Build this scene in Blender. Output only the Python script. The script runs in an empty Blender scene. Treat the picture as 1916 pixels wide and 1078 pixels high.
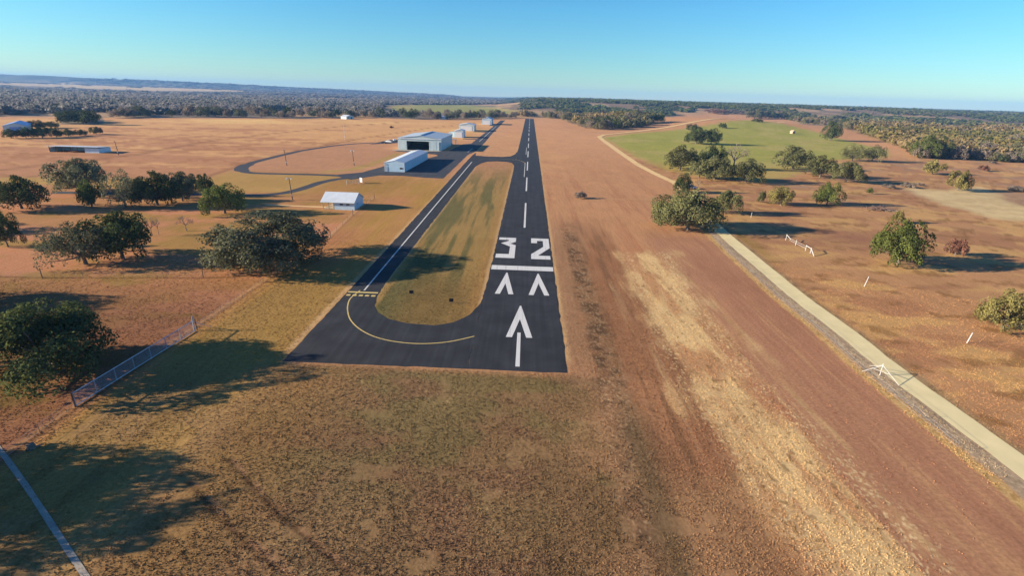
import bpy, math
import numpy as np
from mathutils import Matrix, Vector

# ------------------------------------------------------------------ camera, sky, sun, exposure
SC = bpy.context.scene
COL = SC.collection
YAW, PITCH, ROLL, FPX, CAMH = math.radians(1.374), math.radians(20.634), math.radians(1.678), 958.0, 35.0
_cy, _sy, _cp, _sp = math.cos(YAW), math.sin(YAW), math.cos(PITCH), math.sin(PITCH)
FWD = np.array([-_sy * _cp, _cy * _cp, -_sp])
_r0 = np.array([_cy, _sy, 0.0]); _u0 = np.cross(_r0, FWD)
RIGHT = _r0 * math.cos(ROLL) + _u0 * math.sin(ROLL)
UP = -_r0 * math.sin(ROLL) + _u0 * math.cos(ROLL)
cam_d = bpy.data.cameras.new('camera'); cam = bpy.data.objects.new('camera', cam_d); COL.objects.link(cam)
cam_d.sensor_width = 36.0; cam_d.lens = FPX / 1916 * 36.0; cam_d.clip_start = 0.5; cam_d.clip_end = 30000
mw = Matrix.Identity(4)
for i in range(3):
    mw[i][0], mw[i][1], mw[i][2] = RIGHT[i], UP[i], -FWD[i]
mw[2][3] = CAMH
cam.matrix_world = mw
SC.camera = cam

SUN_EL, SUN_SIDE = math.radians(15.5), math.radians(8.0)
world = bpy.data.worlds.new('World'); SC.world = world; world.use_nodes = True
wn = world.node_tree
sky = wn.nodes.new('ShaderNodeTexSky'); sky.sky_type = 'NISHITA'; sky.sun_disc = False
sky.sun_elevation = SUN_EL; sky.sun_rotation = math.radians(-90) - SUN_SIDE
sky.air_density = 1.0; sky.dust_density = 0.0; sky.ozone_density = 4.0; sky.altitude = 300
# the sky is paler and warmer in the band of air just over the horizon, deeper blue overhead
tcw = wn.nodes.new('ShaderNodeTexCoord'); sep = wn.nodes.new('ShaderNodeSeparateXYZ'); wn.links.new(tcw.outputs['Generated'], sep.inputs[0])
ramp = wn.nodes.new('ShaderNodeValToRGB'); wn.links.new(sep.outputs['Z'], ramp.inputs[0])
er = ramp.color_ramp; er.elements[0].position = 0.0; er.elements[0].color = (0.80, 0.92, 0.82, 1)
er.elements[1].position = 0.5; er.elements[1].color = (0.34, 0.62, 0.98, 1)
for pos, c_ in ((0.05, (0.66, 0.92, 0.91, 1)), (0.14, (0.50, 0.94, 1.04, 1)), (0.22, (0.40, 0.76, 1.02, 1))):
    e_ = er.elements.new(pos); e_.color = c_
tint = wn.nodes.new('ShaderNodeVectorMath'); tint.operation = 'MULTIPLY'; wn.links.new(ramp.outputs[0], tint.inputs[1])
wn.links.new(sky.outputs[0], tint.inputs[0]); wn.links.new(tint.outputs[0], wn.nodes['Background'].inputs[0])
wn.nodes['Background'].inputs[1].default_value = 0.074
sun_d = bpy.data.lights.new('sun', 'SUN'); sun_d.energy = 5.0; sun_d.angle = math.radians(0.5); sun_d.color = (1.0, 0.87, 0.70)
sun = bpy.data.objects.new('sun', sun_d); COL.objects.link(sun)
to_sun = Vector((-math.cos(SUN_SIDE) * math.cos(SUN_EL), -math.sin(SUN_SIDE) * math.cos(SUN_EL), math.sin(SUN_EL)))
sun.rotation_euler = to_sun.to_track_quat('Z', 'Y').to_euler()
sun.location = (-200, -50, 120)
SC.view_settings.view_transform = 'Standard'; SC.view_settings.look = 'None'
SC.view_settings.exposure = 1.25; SC.view_settings.gamma = 1.0
SC.cycles.max_bounces = 5; SC.cycles.diffuse_bounces = 2; SC.cycles.glossy_bounces = 2
SC.cycles.transmission_bounces = 2; SC.cycles.transparent_max_bounces = 4; SC.cycles.volume_bounces = 0

RNG = np.random.default_rng(32)
# reflectance of a sunlit level surface = display value / gain (one gain for the whole place)
GAIN = np.array([1.02, 1.02, 1.22])


def lin(c):
    c = np.asarray(c, float) / 255.0
    return np.where(c <= 0.04045, c / 12.92, ((c + 0.055) / 1.055) ** 2.4)


def alb(c):
    return lin(c) / GAIN


# ------------------------------------------------------------------ terrain
def smooth(a, b, x):
    t = np.clip((np.asarray(x, float) - a) / (b - a), 0, 1)
    return t * t * (3 - 2 * t)


_H = RNG.random((256, 256))


def vnoise(x, y):
    x = np.asarray(x, float); y = np.asarray(y, float)
    xi = np.floor(x).astype(int); yi = np.floor(y).astype(int)
    fx = x - xi; fy = y - yi
    fx = fx * fx * (3 - 2 * fx); fy = fy * fy * (3 - 2 * fy)
    g = lambda a, b: _H[a & 255, b & 255]
    return (g(xi, yi) * (1 - fx) + g(xi + 1, yi) * fx) * (1 - fy) + (g(xi, yi + 1) * (1 - fx) + g(xi + 1, yi + 1) * fx) * fy


def fbm(x, y, o=4):
    s = 0.0; a = 0.5; t = 0.0
    for k in range(o):
        s = s + a * vnoise(x * 2 ** k + 17.3 * k, y * 2 ** k + 5.1 * k); t += a; a *= 0.55
    return s / t          # 0..1


def ray(px, py):
    d = FWD * FPX + RIGHT * (px - 958) + UP * (539 - py)
    return d / np.linalg.norm(d)


def flat(px, py, z=0.0):
    d = ray(px, py)
    t = (z - CAMH) / d[2]
    return d * t + np.array([0, 0, CAMH])


def project(P):
    P = np.asarray(P, float)
    v = P - np.array([0, 0, CAMH])
    k = v @ FWD
    kk = np.where(k > 1, k, 1)
    return 958 + FPX * (v @ RIGHT) / kk, 539 - FPX * (v @ UP) / kk, k


# azimuth (world, clockwise from +Y) of picture columns on the horizon line
def az_of(px):
    py = 178.6 + 0.0293 * (px - 988)
    d = ray(px, py)
    return math.atan2(d[0], d[1])


_mx = [-400, 0, 200, 500, 700, 840, 866, 2300]
_mz = [112, 98, 82, 52, 31, 15, -2, -2]
_maz = np.array([az_of(a) for a in _mx])
_hx = [-100, 930, 965, 1010, 1100, 1300, 1500, 1700, 2100]
_hz = [0, 0, 7, 19, 22, 21, 21, 18, 14]
_haz = np.array([az_of(a) for a in _hx])
KN = flat(1335, 238)


def height(x, y):
    x = np.asarray(x, float); y = np.asarray(y, float)
    r = np.hypot(x, y); az = np.arctan2(x, y)
    dep = np.maximum(r * np.cos(az), 0)
    wob = fbm(x / 700.0, y / 700.0, 3) - 0.5
    ramp = smooth(2300, 4600, dep) * np.interp(az, _maz, [20, 20, 18, 12, 6, 2, 0, 0])
    top = np.interp(az, _maz, _mz)
    edge = 4900 + 1300 * wob
    mesa = smooth(edge, edge + 750, dep) * np.maximum(top - ramp, -2)
    hill = np.interp(az, _haz, _hz) * smooth(1250, 1900 + 500 * wob, dep)
    kn = 11.0 * np.exp(-(((x - KN[0]) / 190.0) ** 2 + ((y - KN[1] - 40) / 130.0) ** 2))
    roll = (fbm(x / 260.0, y / 260.0, 3) - 0.5) * 7.0 * smooth(950, 1600, dep)
    return ramp + mesa + hill + kn * smooth(420, 640, y) * smooth(70, 150, x) + roll * smooth(20, 120, np.abs(x + 10) + np.maximum(y - 900, 0))


def at(px, py):
    """ground point seen at a picture position"""
    d = ray(px, py)
    if d[2] > -1e-4:
        d[2] = -1e-4
    P = flat(px, py)
    for _ in range(12):
        P = flat(px, py, float(height(P[0], P[1])))
        if P[1] > 9000 or P[1] < -10:
            break
    return P


def poly(pts):
    return np.array([flat(*p)[:2] for p in pts])


def inside_d(P, x, y):
    """signed distance to a polygon, positive inside"""
    x = np.asarray(x, float); y = np.asarray(y, float)
    d2 = np.full(x.shape, 1e18); ins = np.zeros(x.shape, bool)
    n = len(P)
    for i in range(n):
        ax, ay = P[i]; bx, by = P[(i + 1) % n]
        ex, ey = bx - ax, by - ay
        t = np.clip(((x - ax) * ex + (y - ay) * ey) / (ex * ex + ey * ey + 1e-9), 0, 1)
        d2 = np.minimum(d2, (x - ax - t * ex) ** 2 + (y - ay - t * ey) ** 2)
        c = (ay > y) != (by > y)
        with np.errstate(divide='ignore', invalid='ignore'):
            xx = (bx - ax) * (y - ay) / (by - ay if by != ay else 1e-9) + ax
        ins ^= c & (x < xx)
    return np.where(ins, 1, -1) * np.sqrt(d2)


def line_d(P, x, y):
    d2 = np.full(np.shape(x), 1e18)
    for i in range(len(P) - 1):
        ax, ay = P[i][:2]; bx, by = P[i + 1][:2]
        ex, ey = bx - ax, by - ay
        t = np.clip(((x - ax) * ex + (y - ay) * ey) / (ex * ex + ey * ey + 1e-9), 0, 1)
        d2 = np.minimum(d2, (x - ax - t * ex) ** 2 + (y - ay - t * ey) ** 2)
    return np.sqrt(d2)


def tag(o, label=None, cat=None, group=None, kind=None):
    if label: o['label'] = label
    if cat: o['category'] = cat
    if group: o['group'] = group
    if kind: o['kind'] = kind
    return o


def empty(name, loc, rz=0.0, label=None, cat=None, group=None):
    o = bpy.data.objects.new(name, None); COL.objects.link(o)
    o.location = loc; o.rotation_euler = (0, 0, rz); o.empty_display_size = 0.5
    return tag(o, label, cat, group)


# ------------------------------------------------------------------ materials
def new_mat(name):
    m = bpy.data.materials.new(name); m.use_nodes = True
    return m, m.node_tree, m.node_tree.nodes['Principled BSDF']


def nd(nt, t, **kw):
    n = nt.nodes.new(t)
    for k, v in kw.items():
        setattr(n, k, v)
    return n


def plain(name, col, rough=0.6, var=0.12, scale=1.5, metallic=0.0, spec=0.3, stretch=(1, 1, 1), bump=0.0):
    """a surface of one colour with soft uneven weathering"""
    m, nt, b = new_mat(name)
    tc = nd(nt, 'ShaderNodeTexCoord'); mp = nd(nt, 'ShaderNodeMapping'); mp.inputs['Scale'].default_value = stretch
    nz = nd(nt, 'ShaderNodeTexNoise'); nz.inputs['Scale'].default_value = scale; nz.inputs['Detail'].default_value = 5
    rp = nd(nt, 'ShaderNodeMapRange'); rp.inputs[1].default_value = 0.3; rp.inputs[2].default_value = 0.7
    rp.inputs[3].default_value = 1 - var; rp.inputs[4].default_value = 1 + var
    mx = nd(nt, 'ShaderNodeVectorMath', operation='SCALE'); mx.inputs[0].default_value = tuple(col)
    nt.links.new(tc.outputs['Object'], mp.inputs[0]); nt.links.new(mp.outputs[0], nz.inputs['Vector'])
    nt.links.new(nz.outputs[0], rp.inputs[0]); nt.links.new(rp.outputs[0], mx.inputs['Scale'])
    nt.links.new(mx.outputs[0], b.inputs['Base Color'])
    b.inputs['Roughness'].default_value = rough; b.inputs['Metallic'].default_value = metallic
    b.inputs['Specular IOR Level'].default_value = spec
    if bump:
        bp = nd(nt, 'ShaderNodeBump'); bp.inputs['Strength'].default_value = bump; bp.inputs['Distance'].default_value = 0.05
        nt.links.new(nz.outputs[0], bp.inputs['Height']); nt.links.new(bp.outputs[0], b.inputs['Normal'])
    return m


def ribbed(name, col, pitch=0.3, axis='X', rough=0.45, depth=0.03, var=0.08):
    """painted ribbed sheet metal"""
    m, nt, b = new_mat(name)
    tc = nd(nt, 'ShaderNodeTexCoord')
    wv = nd(nt, 'ShaderNodeTexWave', wave_type='BANDS', bands_direction=axis); wv.inputs['Scale'].default_value = 0.314 / pitch
    nz = nd(nt, 'ShaderNodeTexNoise'); nz.inputs['Scale'].default_value = 0.5; nz.inputs['Detail'].default_value = 6
    rp = nd(nt, 'ShaderNodeMapRange'); rp.inputs[1].default_value = 0.3; rp.inputs[2].default_value = 0.7
    rp.inputs[3].default_value = 1 - var; rp.inputs[4].default_value = 1 + var
    mx = nd(nt, 'ShaderNodeVectorMath', operation='SCALE'); mx.inputs[0].default_value = tuple(col)
    bp = nd(nt, 'ShaderNodeBump'); bp.inputs['Strength'].default_value = 0.5; bp.inputs['Distance'].default_value = depth
    L = nt.links.new
    L(tc.outputs['Object'], wv.inputs['Vector']); L(tc.outputs['Object'], nz.inputs['Vector'])
    L(nz.outputs[0], rp.inputs[0]); L(rp.outputs[0], mx.inputs['Scale']); L(mx.outputs[0], b.inputs['Base Color'])
    L(wv.outputs['Fac'], bp.inputs['Height']); L(bp.outputs[0], b.inputs['Normal'])
    b.inputs['Roughness'].default_value = rough; b.inputs['Specular IOR Level'].default_value = 0.4
    return m


def leaf_mat(name, col, trans=0.22, spread=0.5):
    m, nt, b = new_mat(name)
    L = nt.links.new
    at_ = nd(nt, 'ShaderNodeAttribute', attribute_name='var')
    oi = nd(nt, 'ShaderNodeObjectInfo')
    r1 = nd(nt, 'ShaderNodeMapRange'); r1.inputs[3].default_value = 1 - spread; r1.inputs[4].default_value = 1 + spread
    r2 = nd(nt, 'ShaderNodeMapRange'); r2.inputs[3].default_value = 0.82; r2.inputs[4].default_value = 1.18
    ml = nd(nt, 'ShaderNodeMath', operation='MULTIPLY')
    mx = nd(nt, 'ShaderNodeVectorMath', operation='SCALE'); mx.inputs[0].default_value = tuple(col)
    L(at_.outputs['Fac'], r1.inputs[0]); L(oi.outputs['Random'], r2.inputs[0])
    L(r1.outputs[0], ml.inputs[0]); L(r2.outputs[0], ml.inputs[1]); L(ml.outputs[0], mx.inputs['Scale'])
    df = nd(nt, 'ShaderNodeBsdfDiffuse'); tr = nd(nt, 'ShaderNodeBsdfTranslucent'); ms = nd(nt, 'ShaderNodeMixShader')
    ms.inputs[0].default_value = trans
    L(mx.outputs[0], df.inputs[0]); L(mx.outputs[0], tr.inputs[0]); L(df.outputs[0], ms.inputs[1]); L(tr.outputs[0], ms.inputs[2])
    L(ms.outputs[0], nt.nodes['Material Output'].inputs[0]); nt.nodes.remove(b)
    return m


def ground_mat():
    m, nt, b = new_mat('ground'); L = nt.links.new
    ca = nd(nt, 'ShaderNodeAttribute', attribute_name='Col'); ra = nd(nt, 'ShaderNodeAttribute', attribute_name='rough')
    tc = nd(nt, 'ShaderNodeTexCoord')
    n1 = nd(nt, 'ShaderNodeTexNoise'); n1.inputs['Scale'].default_value = 2.6; n1.inputs['Detail'].default_value = 6; n1.inputs['Roughness'].default_value = 0.68
    mp = nd(nt, 'ShaderNodeMapping'); mp.inputs['Scale'].default_value = (1.5, 0.12, 1)
    n2 = nd(nt, 'ShaderNodeTexNoise'); n2.inputs['Scale'].default_value = 1.0; n2.inputs['Detail'].default_value = 5
    L(tc.outputs['Object'], n1.inputs['Vector']); L(tc.outputs['Object'], mp.inputs[0]); L(mp.outputs[0], n2.inputs['Vector'])
    r1 = nd(nt, 'ShaderNodeMapRange'); r1.inputs[1].default_value = 0.3; r1.inputs[2].default_value = 0.72; r1.inputs[3].default_value = 0.72; r1.inputs[4].default_value = 1.26
    r2 = nd(nt, 'ShaderNodeMapRange'); r2.inputs[1].default_value = 0.3; r2.inputs[2].default_value = 0.7; r2.inputs[3].default_value = 0.91; r2.inputs[4].default_value = 1.09
    L(n1.outputs[0], r1.inputs[0]); L(n2.outputs[0], r2.inputs[0])
    ml = nd(nt, 'ShaderNodeMath', operation='MULTIPLY'); L(r1.outputs[0], ml.inputs[0]); L(r2.outputs[0], ml.inputs[1])
    mx = nd(nt, 'ShaderNodeVectorMath', operation='SCALE'); L(ca.outputs['Color'], mx.inputs[0]); L(ml.outputs[0], mx.inputs['Scale'])
    L(mx.outputs[0], b.inputs['Base Color'])
    bp = nd(nt, 'ShaderNodeBump'); bp.inputs['Distance'].default_value = 0.06
    L(ra.outputs['Fac'], bp.inputs['Strength']); L(n1.outputs[0], bp.inputs['Height']); L(bp.outputs[0], b.inputs['Normal'])
    b.inputs['Roughness'].default_value = 1.0; b.inputs['Specular IOR Level'].default_value = 0.05
    return m


def asphalt_mat(name, col):
    m, nt, b = new_mat(name); L = nt.links.new
    tc = nd(nt, 'ShaderNodeTexCoord')
    n1 = nd(nt, 'ShaderNodeTexNoise'); n1.inputs['Scale'].default_value = 0.25; n1.inputs['Detail'].default_value = 6
    mp = nd(nt, 'ShaderNodeMapping'); mp.inputs['Scale'].default_value = (1.2, 0.03, 1)
    n2 = nd(nt, 'ShaderNodeTexNoise'); n2.inputs['Scale'].default_value = 1.0; n2.inputs['Detail'].default_value = 4
    n3 = nd(nt, 'ShaderNodeTexNoise'); n3.inputs['Scale'].default_value = 14.0; n3.inputs['Detail'].default_value = 3
    L(tc.outputs['Object'], n1.inputs['Vector']); L(tc.outputs['Object'], mp.inputs[0]); L(mp.outputs[0], n2.inputs['Vector']); L(tc.outputs['Object'], n3.inputs['Vector'])
    fac = None
    for n, lo, hi in ((n1, 0.78, 1.28), (n2, 0.78, 1.24), (n3, 0.82, 1.2)):
        r = nd(nt, 'ShaderNodeMapRange'); r.inputs[1].default_value = 0.3; r.inputs[2].default_value = 0.7; r.inputs[3].default_value = lo; r.inputs[4].default_value = hi
        L(n.outputs[0], r.inputs[0])
        if fac is None: fac = r.outputs[0]
        else:
            q = nd(nt, 'ShaderNodeMath', operation='MULTIPLY'); L(fac, q.inputs[0]); L(r.outputs[0], q.inputs[1]); fac = q.outputs[0]
    mx = nd(nt, 'ShaderNodeVectorMath', operation='SCALE'); mx.inputs[0].default_value = tuple(col); L(fac, mx.inputs['Scale'])
    L(mx.outputs[0], b.inputs['Base Color'])
    b.inputs['Roughness'].default_value = 0.85; b.inputs['Specular IOR Level'].default_value = 0.25
    return m


def paint_mat(name, col):
    """road paint, worn thin in patches so the asphalt shows, with dark tyre smears along the runway"""
    m, nt, b = new_mat(name); L = nt.links.new
    tc = nd(nt, 'ShaderNodeTexCoord')
    n1 = nd(nt, 'ShaderNodeTexNoise'); n1.inputs['Scale'].default_value = 3.5; n1.inputs['Detail'].default_value = 8; n1.inputs['Roughness'].default_value = 0.7
    mp = nd(nt, 'ShaderNodeMapping'); mp.inputs['Scale'].default_value = (3.0, 0.08, 1)
    n2 = nd(nt, 'ShaderNodeTexNoise'); n2.inputs['Scale'].default_value = 1.0; n2.inputs['Detail'].default_value = 4
    L(tc.outputs['Object'], n1.inputs['Vector']); L(tc.outputs['Object'], mp.inputs[0]); L(mp.outputs[0], n2.inputs['Vector'])
    r1 = nd(nt, 'ShaderNodeMapRange'); r1.inputs[1].default_value = 0.60; r1.inputs[2].default_value = 0.78; r1.inputs[4].default_value = 0.55
    r2 = nd(nt, 'ShaderNodeMapRange'); r2.inputs[1].default_value = 0.52; r2.inputs[2].default_value = 0.75; r2.inputs[4].default_value = 0.35
    L(n1.outputs[0], r1.inputs[0]); L(n2.outputs[0], r2.inputs[0])
    mx = nd(nt, 'ShaderNodeMath', operation='MAXIMUM'); L(r1.outputs[0], mx.inputs[0]); L(r2.outputs[0], mx.inputs[1])
    mc = nd(nt, 'ShaderNodeMix', data_type='RGBA'); mc.inputs[6].default_value = (*col, 1); mc.inputs[7].default_value = (0.05, 0.05, 0.05, 1)
    L(mx.outputs[0], mc.inputs[0]); L(mc.outputs[2], b.inputs['Base Color'])
    b.inputs['Roughness'].default_value = 0.75; b.inputs['Specular IOR Level'].default_value = 0.25
    return m


M = dict(
    ground=ground_mat(),
    asphalt=asphalt_mat('asphalt', (0.030, 0.030, 0.031)),
    apron=asphalt_mat('apron_asphalt', (0.046, 0.046, 0.049)),
    paint=paint_mat('white_paint', (0.66, 0.64, 0.57)),
    yellow=paint_mat('yellow_paint', (0.66, 0.49, 0.16)),
    road=plain('caliche_road', alb((226, 207, 166)), 0.95, 0.07, 0.35, spec=0.1),
    dirt_track=plain('dirt_track', alb((226, 190, 140)), 0.95, 0.08, 0.2, spec=0.1),
    concrete=plain('concrete', (0.40, 0.35, 0.27), 0.9, 0.14, 1.2, spec=0.1),
    roof=ribbed('metal_roof', (0.62, 0.66, 0.66), 0.35, 'Y'),
    roof_grey=ribbed('grey_metal_roof', (0.44, 0.50, 0.53), 0.35, 'Y'),
    wall=ribbed('metal_wall', (0.50, 0.66, 0.74), 0.3, 'X'),
    wall_pale=ribbed('pale_metal_wall', (0.56, 0.66, 0.64), 0.3, 'X'),
    trim=plain('white_trim', (0.74, 0.75, 0.74), 0.4, 0.05),
    dark=plain('dark_inside', (0.015, 0.016, 0.018), 0.8, 0.2),
    glass=plain('dark_glass', (0.02, 0.025, 0.03), 0.12, 0.1, spec=0.6),
    wood=plain('pole_wood', (0.14, 0.095, 0.065), 0.9, 0.25, 3.0, stretch=(1, 1, 0.2)),
    lightwood=plain('porch_wood', (0.42, 0.31, 0.19), 0.85, 0.2, 3.0),
    bark=plain('bark', (0.15, 0.125, 0.10), 0.95, 0.35, 4.0, bump=0.5),
    twig=plain('twig', (0.20, 0.155, 0.125), 0.95, 0.2, 3.0),
    steel=plain('galvanised_steel', (0.42, 0.46, 0.52), 0.4, 0.12, 2.0, metallic=0.35),
    white=plain('white_enamel', (0.52, 0.51, 0.48), 0.4, 0.06),
    black=plain('black_paint', (0.012, 0.012, 0.013), 0.5, 0.1),
    rubber=plain('tyre_rubber', (0.02, 0.02, 0.02), 0.9, 0.1),
    carwhite=plain('white_car_paint', (0.75, 0.76, 0.77), 0.25, 0.03),
    cardark=plain('dark_car_paint', (0.03, 0.035, 0.05), 0.25, 0.03),
    bluewall=ribbed('blue_metal', (0.22, 0.36, 0.62), 0.4, 'X'),
    tan=plain('tan_stone', (0.48, 0.36, 0.24), 0.9, 0.2, 1.0),
    red_white=plain('faded_orange_paint', (0.66, 0.40, 0.28), 0.6, 0.15, 1.0),
    brush=plain('dead_brush', (0.16, 0.10, 0.075), 0.95, 0.3, 3.0),
    hangar_floor=plain('hangar_floor', (0.10, 0.10, 0.10), 0.8, 0.15),
    leaf_dark=leaf_mat('leaf_dark', (0.088, 0.104, 0.038)),
    leaf_olive=leaf_mat('leaf_olive', (0.145, 0.145, 0.06)),
    leaf_grey=leaf_mat('leaf_grey', (0.165, 0.165, 0.092)),
    leaf_bright=leaf_mat('leaf_bright', (0.115, 0.135, 0.036)),
    leaf_yellow=leaf_mat('leaf_yellow', (0.215, 0.185, 0.062)),
    leaf_bare=leaf_mat('leaf_bare', (0.235, 0.19, 0.15), 0.1),
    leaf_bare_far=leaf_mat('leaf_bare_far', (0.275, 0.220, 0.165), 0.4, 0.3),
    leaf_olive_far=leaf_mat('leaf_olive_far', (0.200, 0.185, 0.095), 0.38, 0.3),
    leaf_red=leaf_mat('leaf_red', (0.20, 0.095, 0.065), 0.15),
)


# ------------------------------------------------------------------ mesh helpers
class MB:
    def __init__(s): s.v = []; s.f = []

    def box(s, x0, x1, y0, y1, z0, z1):
        n = len(s.v)
        s.v += [(x0, y0, z0), (x1, y0, z0), (x1, y1, z0), (x0, y1, z0), (x0, y0, z1), (x1, y0, z1), (x1, y1, z1), (x0, y1, z1)]
        s.f += [tuple(n + i for i in q) for q in ((0, 3, 2, 1), (4, 5, 6, 7), (0, 1, 5, 4), (1, 2, 6, 5), (2, 3, 7, 6), (3, 0, 4, 7))]
        return s

    def tube(s, pts, rad, k=6, cap=True):
        pts = [Vector(p) for p in pts]
        if not isinstance(rad, (list, tuple)): rad = [rad] * len(pts)
        rings = []
        for i, p in enumerate(pts):
            d = (pts[min(i + 1, len(pts) - 1)] - pts[max(i - 1, 0)]).normalized()
            a = d.orthogonal().normalized(); b = d.cross(a)
            n = len(s.v)
            for j in range(k):
                t = 2 * math.pi * j / k
                s.v.append(tuple(p + (a * math.cos(t) + b * math.sin(t)) * rad[i]))
            rings.append(n)
        for i in range(len(rings) - 1):
            for j in range(k):
                s.f.append((rings[i] + j, rings[i] + (j + 1) % k, rings[i + 1] + (j + 1) % k, rings[i + 1] + j))
        if cap:
            s.f.append(tuple(rings[0] + j for j in reversed(range(k)))); s.f.append(tuple(rings[-1] + j for j in range(k)))
        return s

    def prism(s, outline, z0, z1):
        n = len(s.v); k = len(outline)
        s.v += [(p[0], p[1], z0) for p in outline] + [(p[0], p[1], z1) for p in outline]
        s.f += [tuple(n + i for i in reversed(range(k))), tuple(n + k + i for i in range(k))]
        s.f += [(n + i, n + (i + 1) % k, n + k + (i + 1) % k, n + k + i) for i in range(k)]
        return s

    def prism_y(s, outline, y0, y1):      # outline in x,z swept along y
        n = len(s.v); k = len(outline)
        s.v += [(p[0], y0, p[1]) for p in outline] + [(p[0], y1, p[1]) for p in outline]
        s.f += [tuple(n + i for i in range(k)), tuple(n + k + i for i in reversed(range(k)))]
        s.f += [(n + (i + 1) % k, n + i, n + k + i, n + k + (i + 1) % k) for i in range(k)]
        return s

    def prism_x(s, outline, x0, x1):      # outline in y,z swept along x
        n = len(s.v); k = len(outline)
        s.v += [(x0, p[0], p[1]) for p in outline] + [(x1, p[0], p[1]) for p in outline]
        s.f += [tuple(n + i for i in reversed(range(k))), tuple(n + k + i for i in range(k))]
        s.f += [(n + i, n + (i + 1) % k, n + k + (i + 1) % k, n + k + i) for i in range(k)]
        return s

    def sheet(s, outline, z):
        n = len(s.v); s.v += [(p[0], p[1], z) for p in outline]; s.f.append(tuple(range(n, n + len(outline))))
        return s

    def lathe(s, prof, axis_o, k=12, axis='Z'):
        n = len(s.v); m = len(prof)
        for (r, h) in prof:
            for j in range(k):
                t = 2 * math.pi * j / k
                p = (r * math.cos(t), r * math.sin(t), h) if axis == 'Z' else ((h, r * math.cos(t), r * math.sin(t)) if axis == 'X' else (r * math.sin(t), h, r * math.cos(t)))
                s.v.append((p[0] + axis_o[0], p[1] + axis_o[1], p[2] + axis_o[2]))
        for i in range(m - 1):
            for j in range(k):
                s.f.append((n + i * k + j, n + i * k + (j + 1) % k, n + (i + 1) * k + (j + 1) % k, n + (i + 1) * k + j))
        s.f.append(tuple(n + j for j in reversed(range(k)))); s.f.append(tuple(n + (m - 1) * k + j for j in range(k)))
        return s

    def mesh(s, name, mat):
        me = bpy.data.meshes.new(name); me.from_pydata(s.v, [], s.f); me.update()
        if mat: me.materials.append(mat)
        return me

    def build(s, name, mat, parent=None, smooth_=False, bevel=0.0):
        me = s.mesh(name, mat)
        o = bpy.data.objects.new(name, me); COL.objects.link(o)
        if smooth_:
            me.polygons.foreach_set('use_smooth', [True] * len(me.polygons))
        if bevel:
            b = o.modifiers.new('bevel', 'BEVEL'); b.width = bevel; b.segments = 2
        if parent: o.parent = parent
        return o


def np_mesh(name, V, F, mat, attrs=(), k=4):
    me = bpy.data.meshes.new(name)
    V = np.ascontiguousarray(V, np.float32); F = np.ascontiguousarray(F, np.int32)
    me.vertices.add(len(V)); me.vertices.foreach_set('co', V.ravel())
    me.loops.add(F.size); me.loops.foreach_set('vertex_index', F.ravel())
    me.polygons.add(len(F)); me.polygons.foreach_set('loop_start', np.arange(0, F.size, k, dtype=np.int32))
    for (an, typ, dom, data) in attrs:
        a = me.attributes.new(an, typ, dom)
        a.data.foreach_set('color' if 'COLOR' in typ else 'value', np.ascontiguousarray(data, np.float32).ravel())
    me.update(calc_edges=True)
    if mat: me.materials.append(mat)
    return me


def link(name, me, parent=None, loc=None):
    o = bpy.data.objects.new(name, me); COL.objects.link(o)
    if parent: o.parent = parent
    if loc is not None: o.location = loc
    return o


# ------------------------------------------------------------------ ground: colours of what grows where
P_straw = poly([(1180, 478), (1245, 474), (1280, 545), (1330, 610), (1390, 690), (1440, 740), (1560, 850), (1720, 1020), (1780, 1140), (1610, 1140), (1520, 1010), (1420, 900), (1340, 790), (1290, 720), (1245, 640), (1205, 560)])
P_green = poly([(1128, 258), (1190, 249), (1290, 244), (1420, 236), (1520, 250), (1580, 262), (1662, 282), (1660, 292), (1600, 297), (1540, 300), (1500, 318), (1450, 335), (1420, 340), (1390, 335), (1290, 328), (1235, 312), (1180, 285)])
P_farg = np.array([(728, 198), (770, 195.5), (860, 195), (930, 201), (985, 209), (985, 214), (900, 212.5), (820, 211), (740, 208)], float)
P_sand = poly([(1690, 352), (1760, 356), (1830, 352), (1900, 385), (1990, 400), (1990, 420), (1880, 408), (1800, 388), (1740, 372)])
P_field1 = poly([(0, 224), (110, 218), (190, 222), (420, 222), (700, 222), (870, 226), (940, 228), (880, 262), (740, 262), (640, 268), (540, 286), (470, 305), (380, 335), (0, 330), (-700, 330), (-700, 240)])
FENCE_X = -49.7
L_fence = [(-50.4, -20), (-50.6, 49), (-49.7, 95), (-49.2, 124), (-51.7, 149), (-53, 176)]
L_fence4 = [(-260, 84), (-91.6, 88.8), (-62.5, 92.1), (-49.4, 95.5)]
L_track1 = [tuple(flat(*p)[:2]) for p in ((0, 330), (200, 330), (380, 333), (470, 303), (560, 282), (680, 258), (800, 240), (900, 229))]
L_track2 = [tuple(flat(*p)[:2]) for p in ((0, 318), (250, 290), (400, 262), (520, 249), (640, 236), (760, 228))]
L_cross = [tuple(flat(*p)[:2]) for p in ((1085, 371), (1160, 373), (1265, 372))]
ROADC = [tuple(flat(*p)[:2]) for p in ((1960, 908), (1876, 846), (1770, 768), (1670, 694), (1581, 620), (1499, 560), (1419, 493), (1369, 451), (1336, 421), (1308, 385))]
ROADC = [(51.6, -30), (51.8, 20)] + ROADC
DIRTC = [tuple(flat(*p)[:2]) for p in ((1308, 385), (1285, 360), (1262, 341.5), (1230, 327), (1195, 309), (1160, 285), (1128, 262), (1121, 256), (1130, 252.5), (1180, 247.5), (1280, 240), (1400, 233), (1470, 228))]
ROADX = lambda y: np.interp(y, [p[1] for p in ROADC], [p[0] for p in ROADC])
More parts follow.
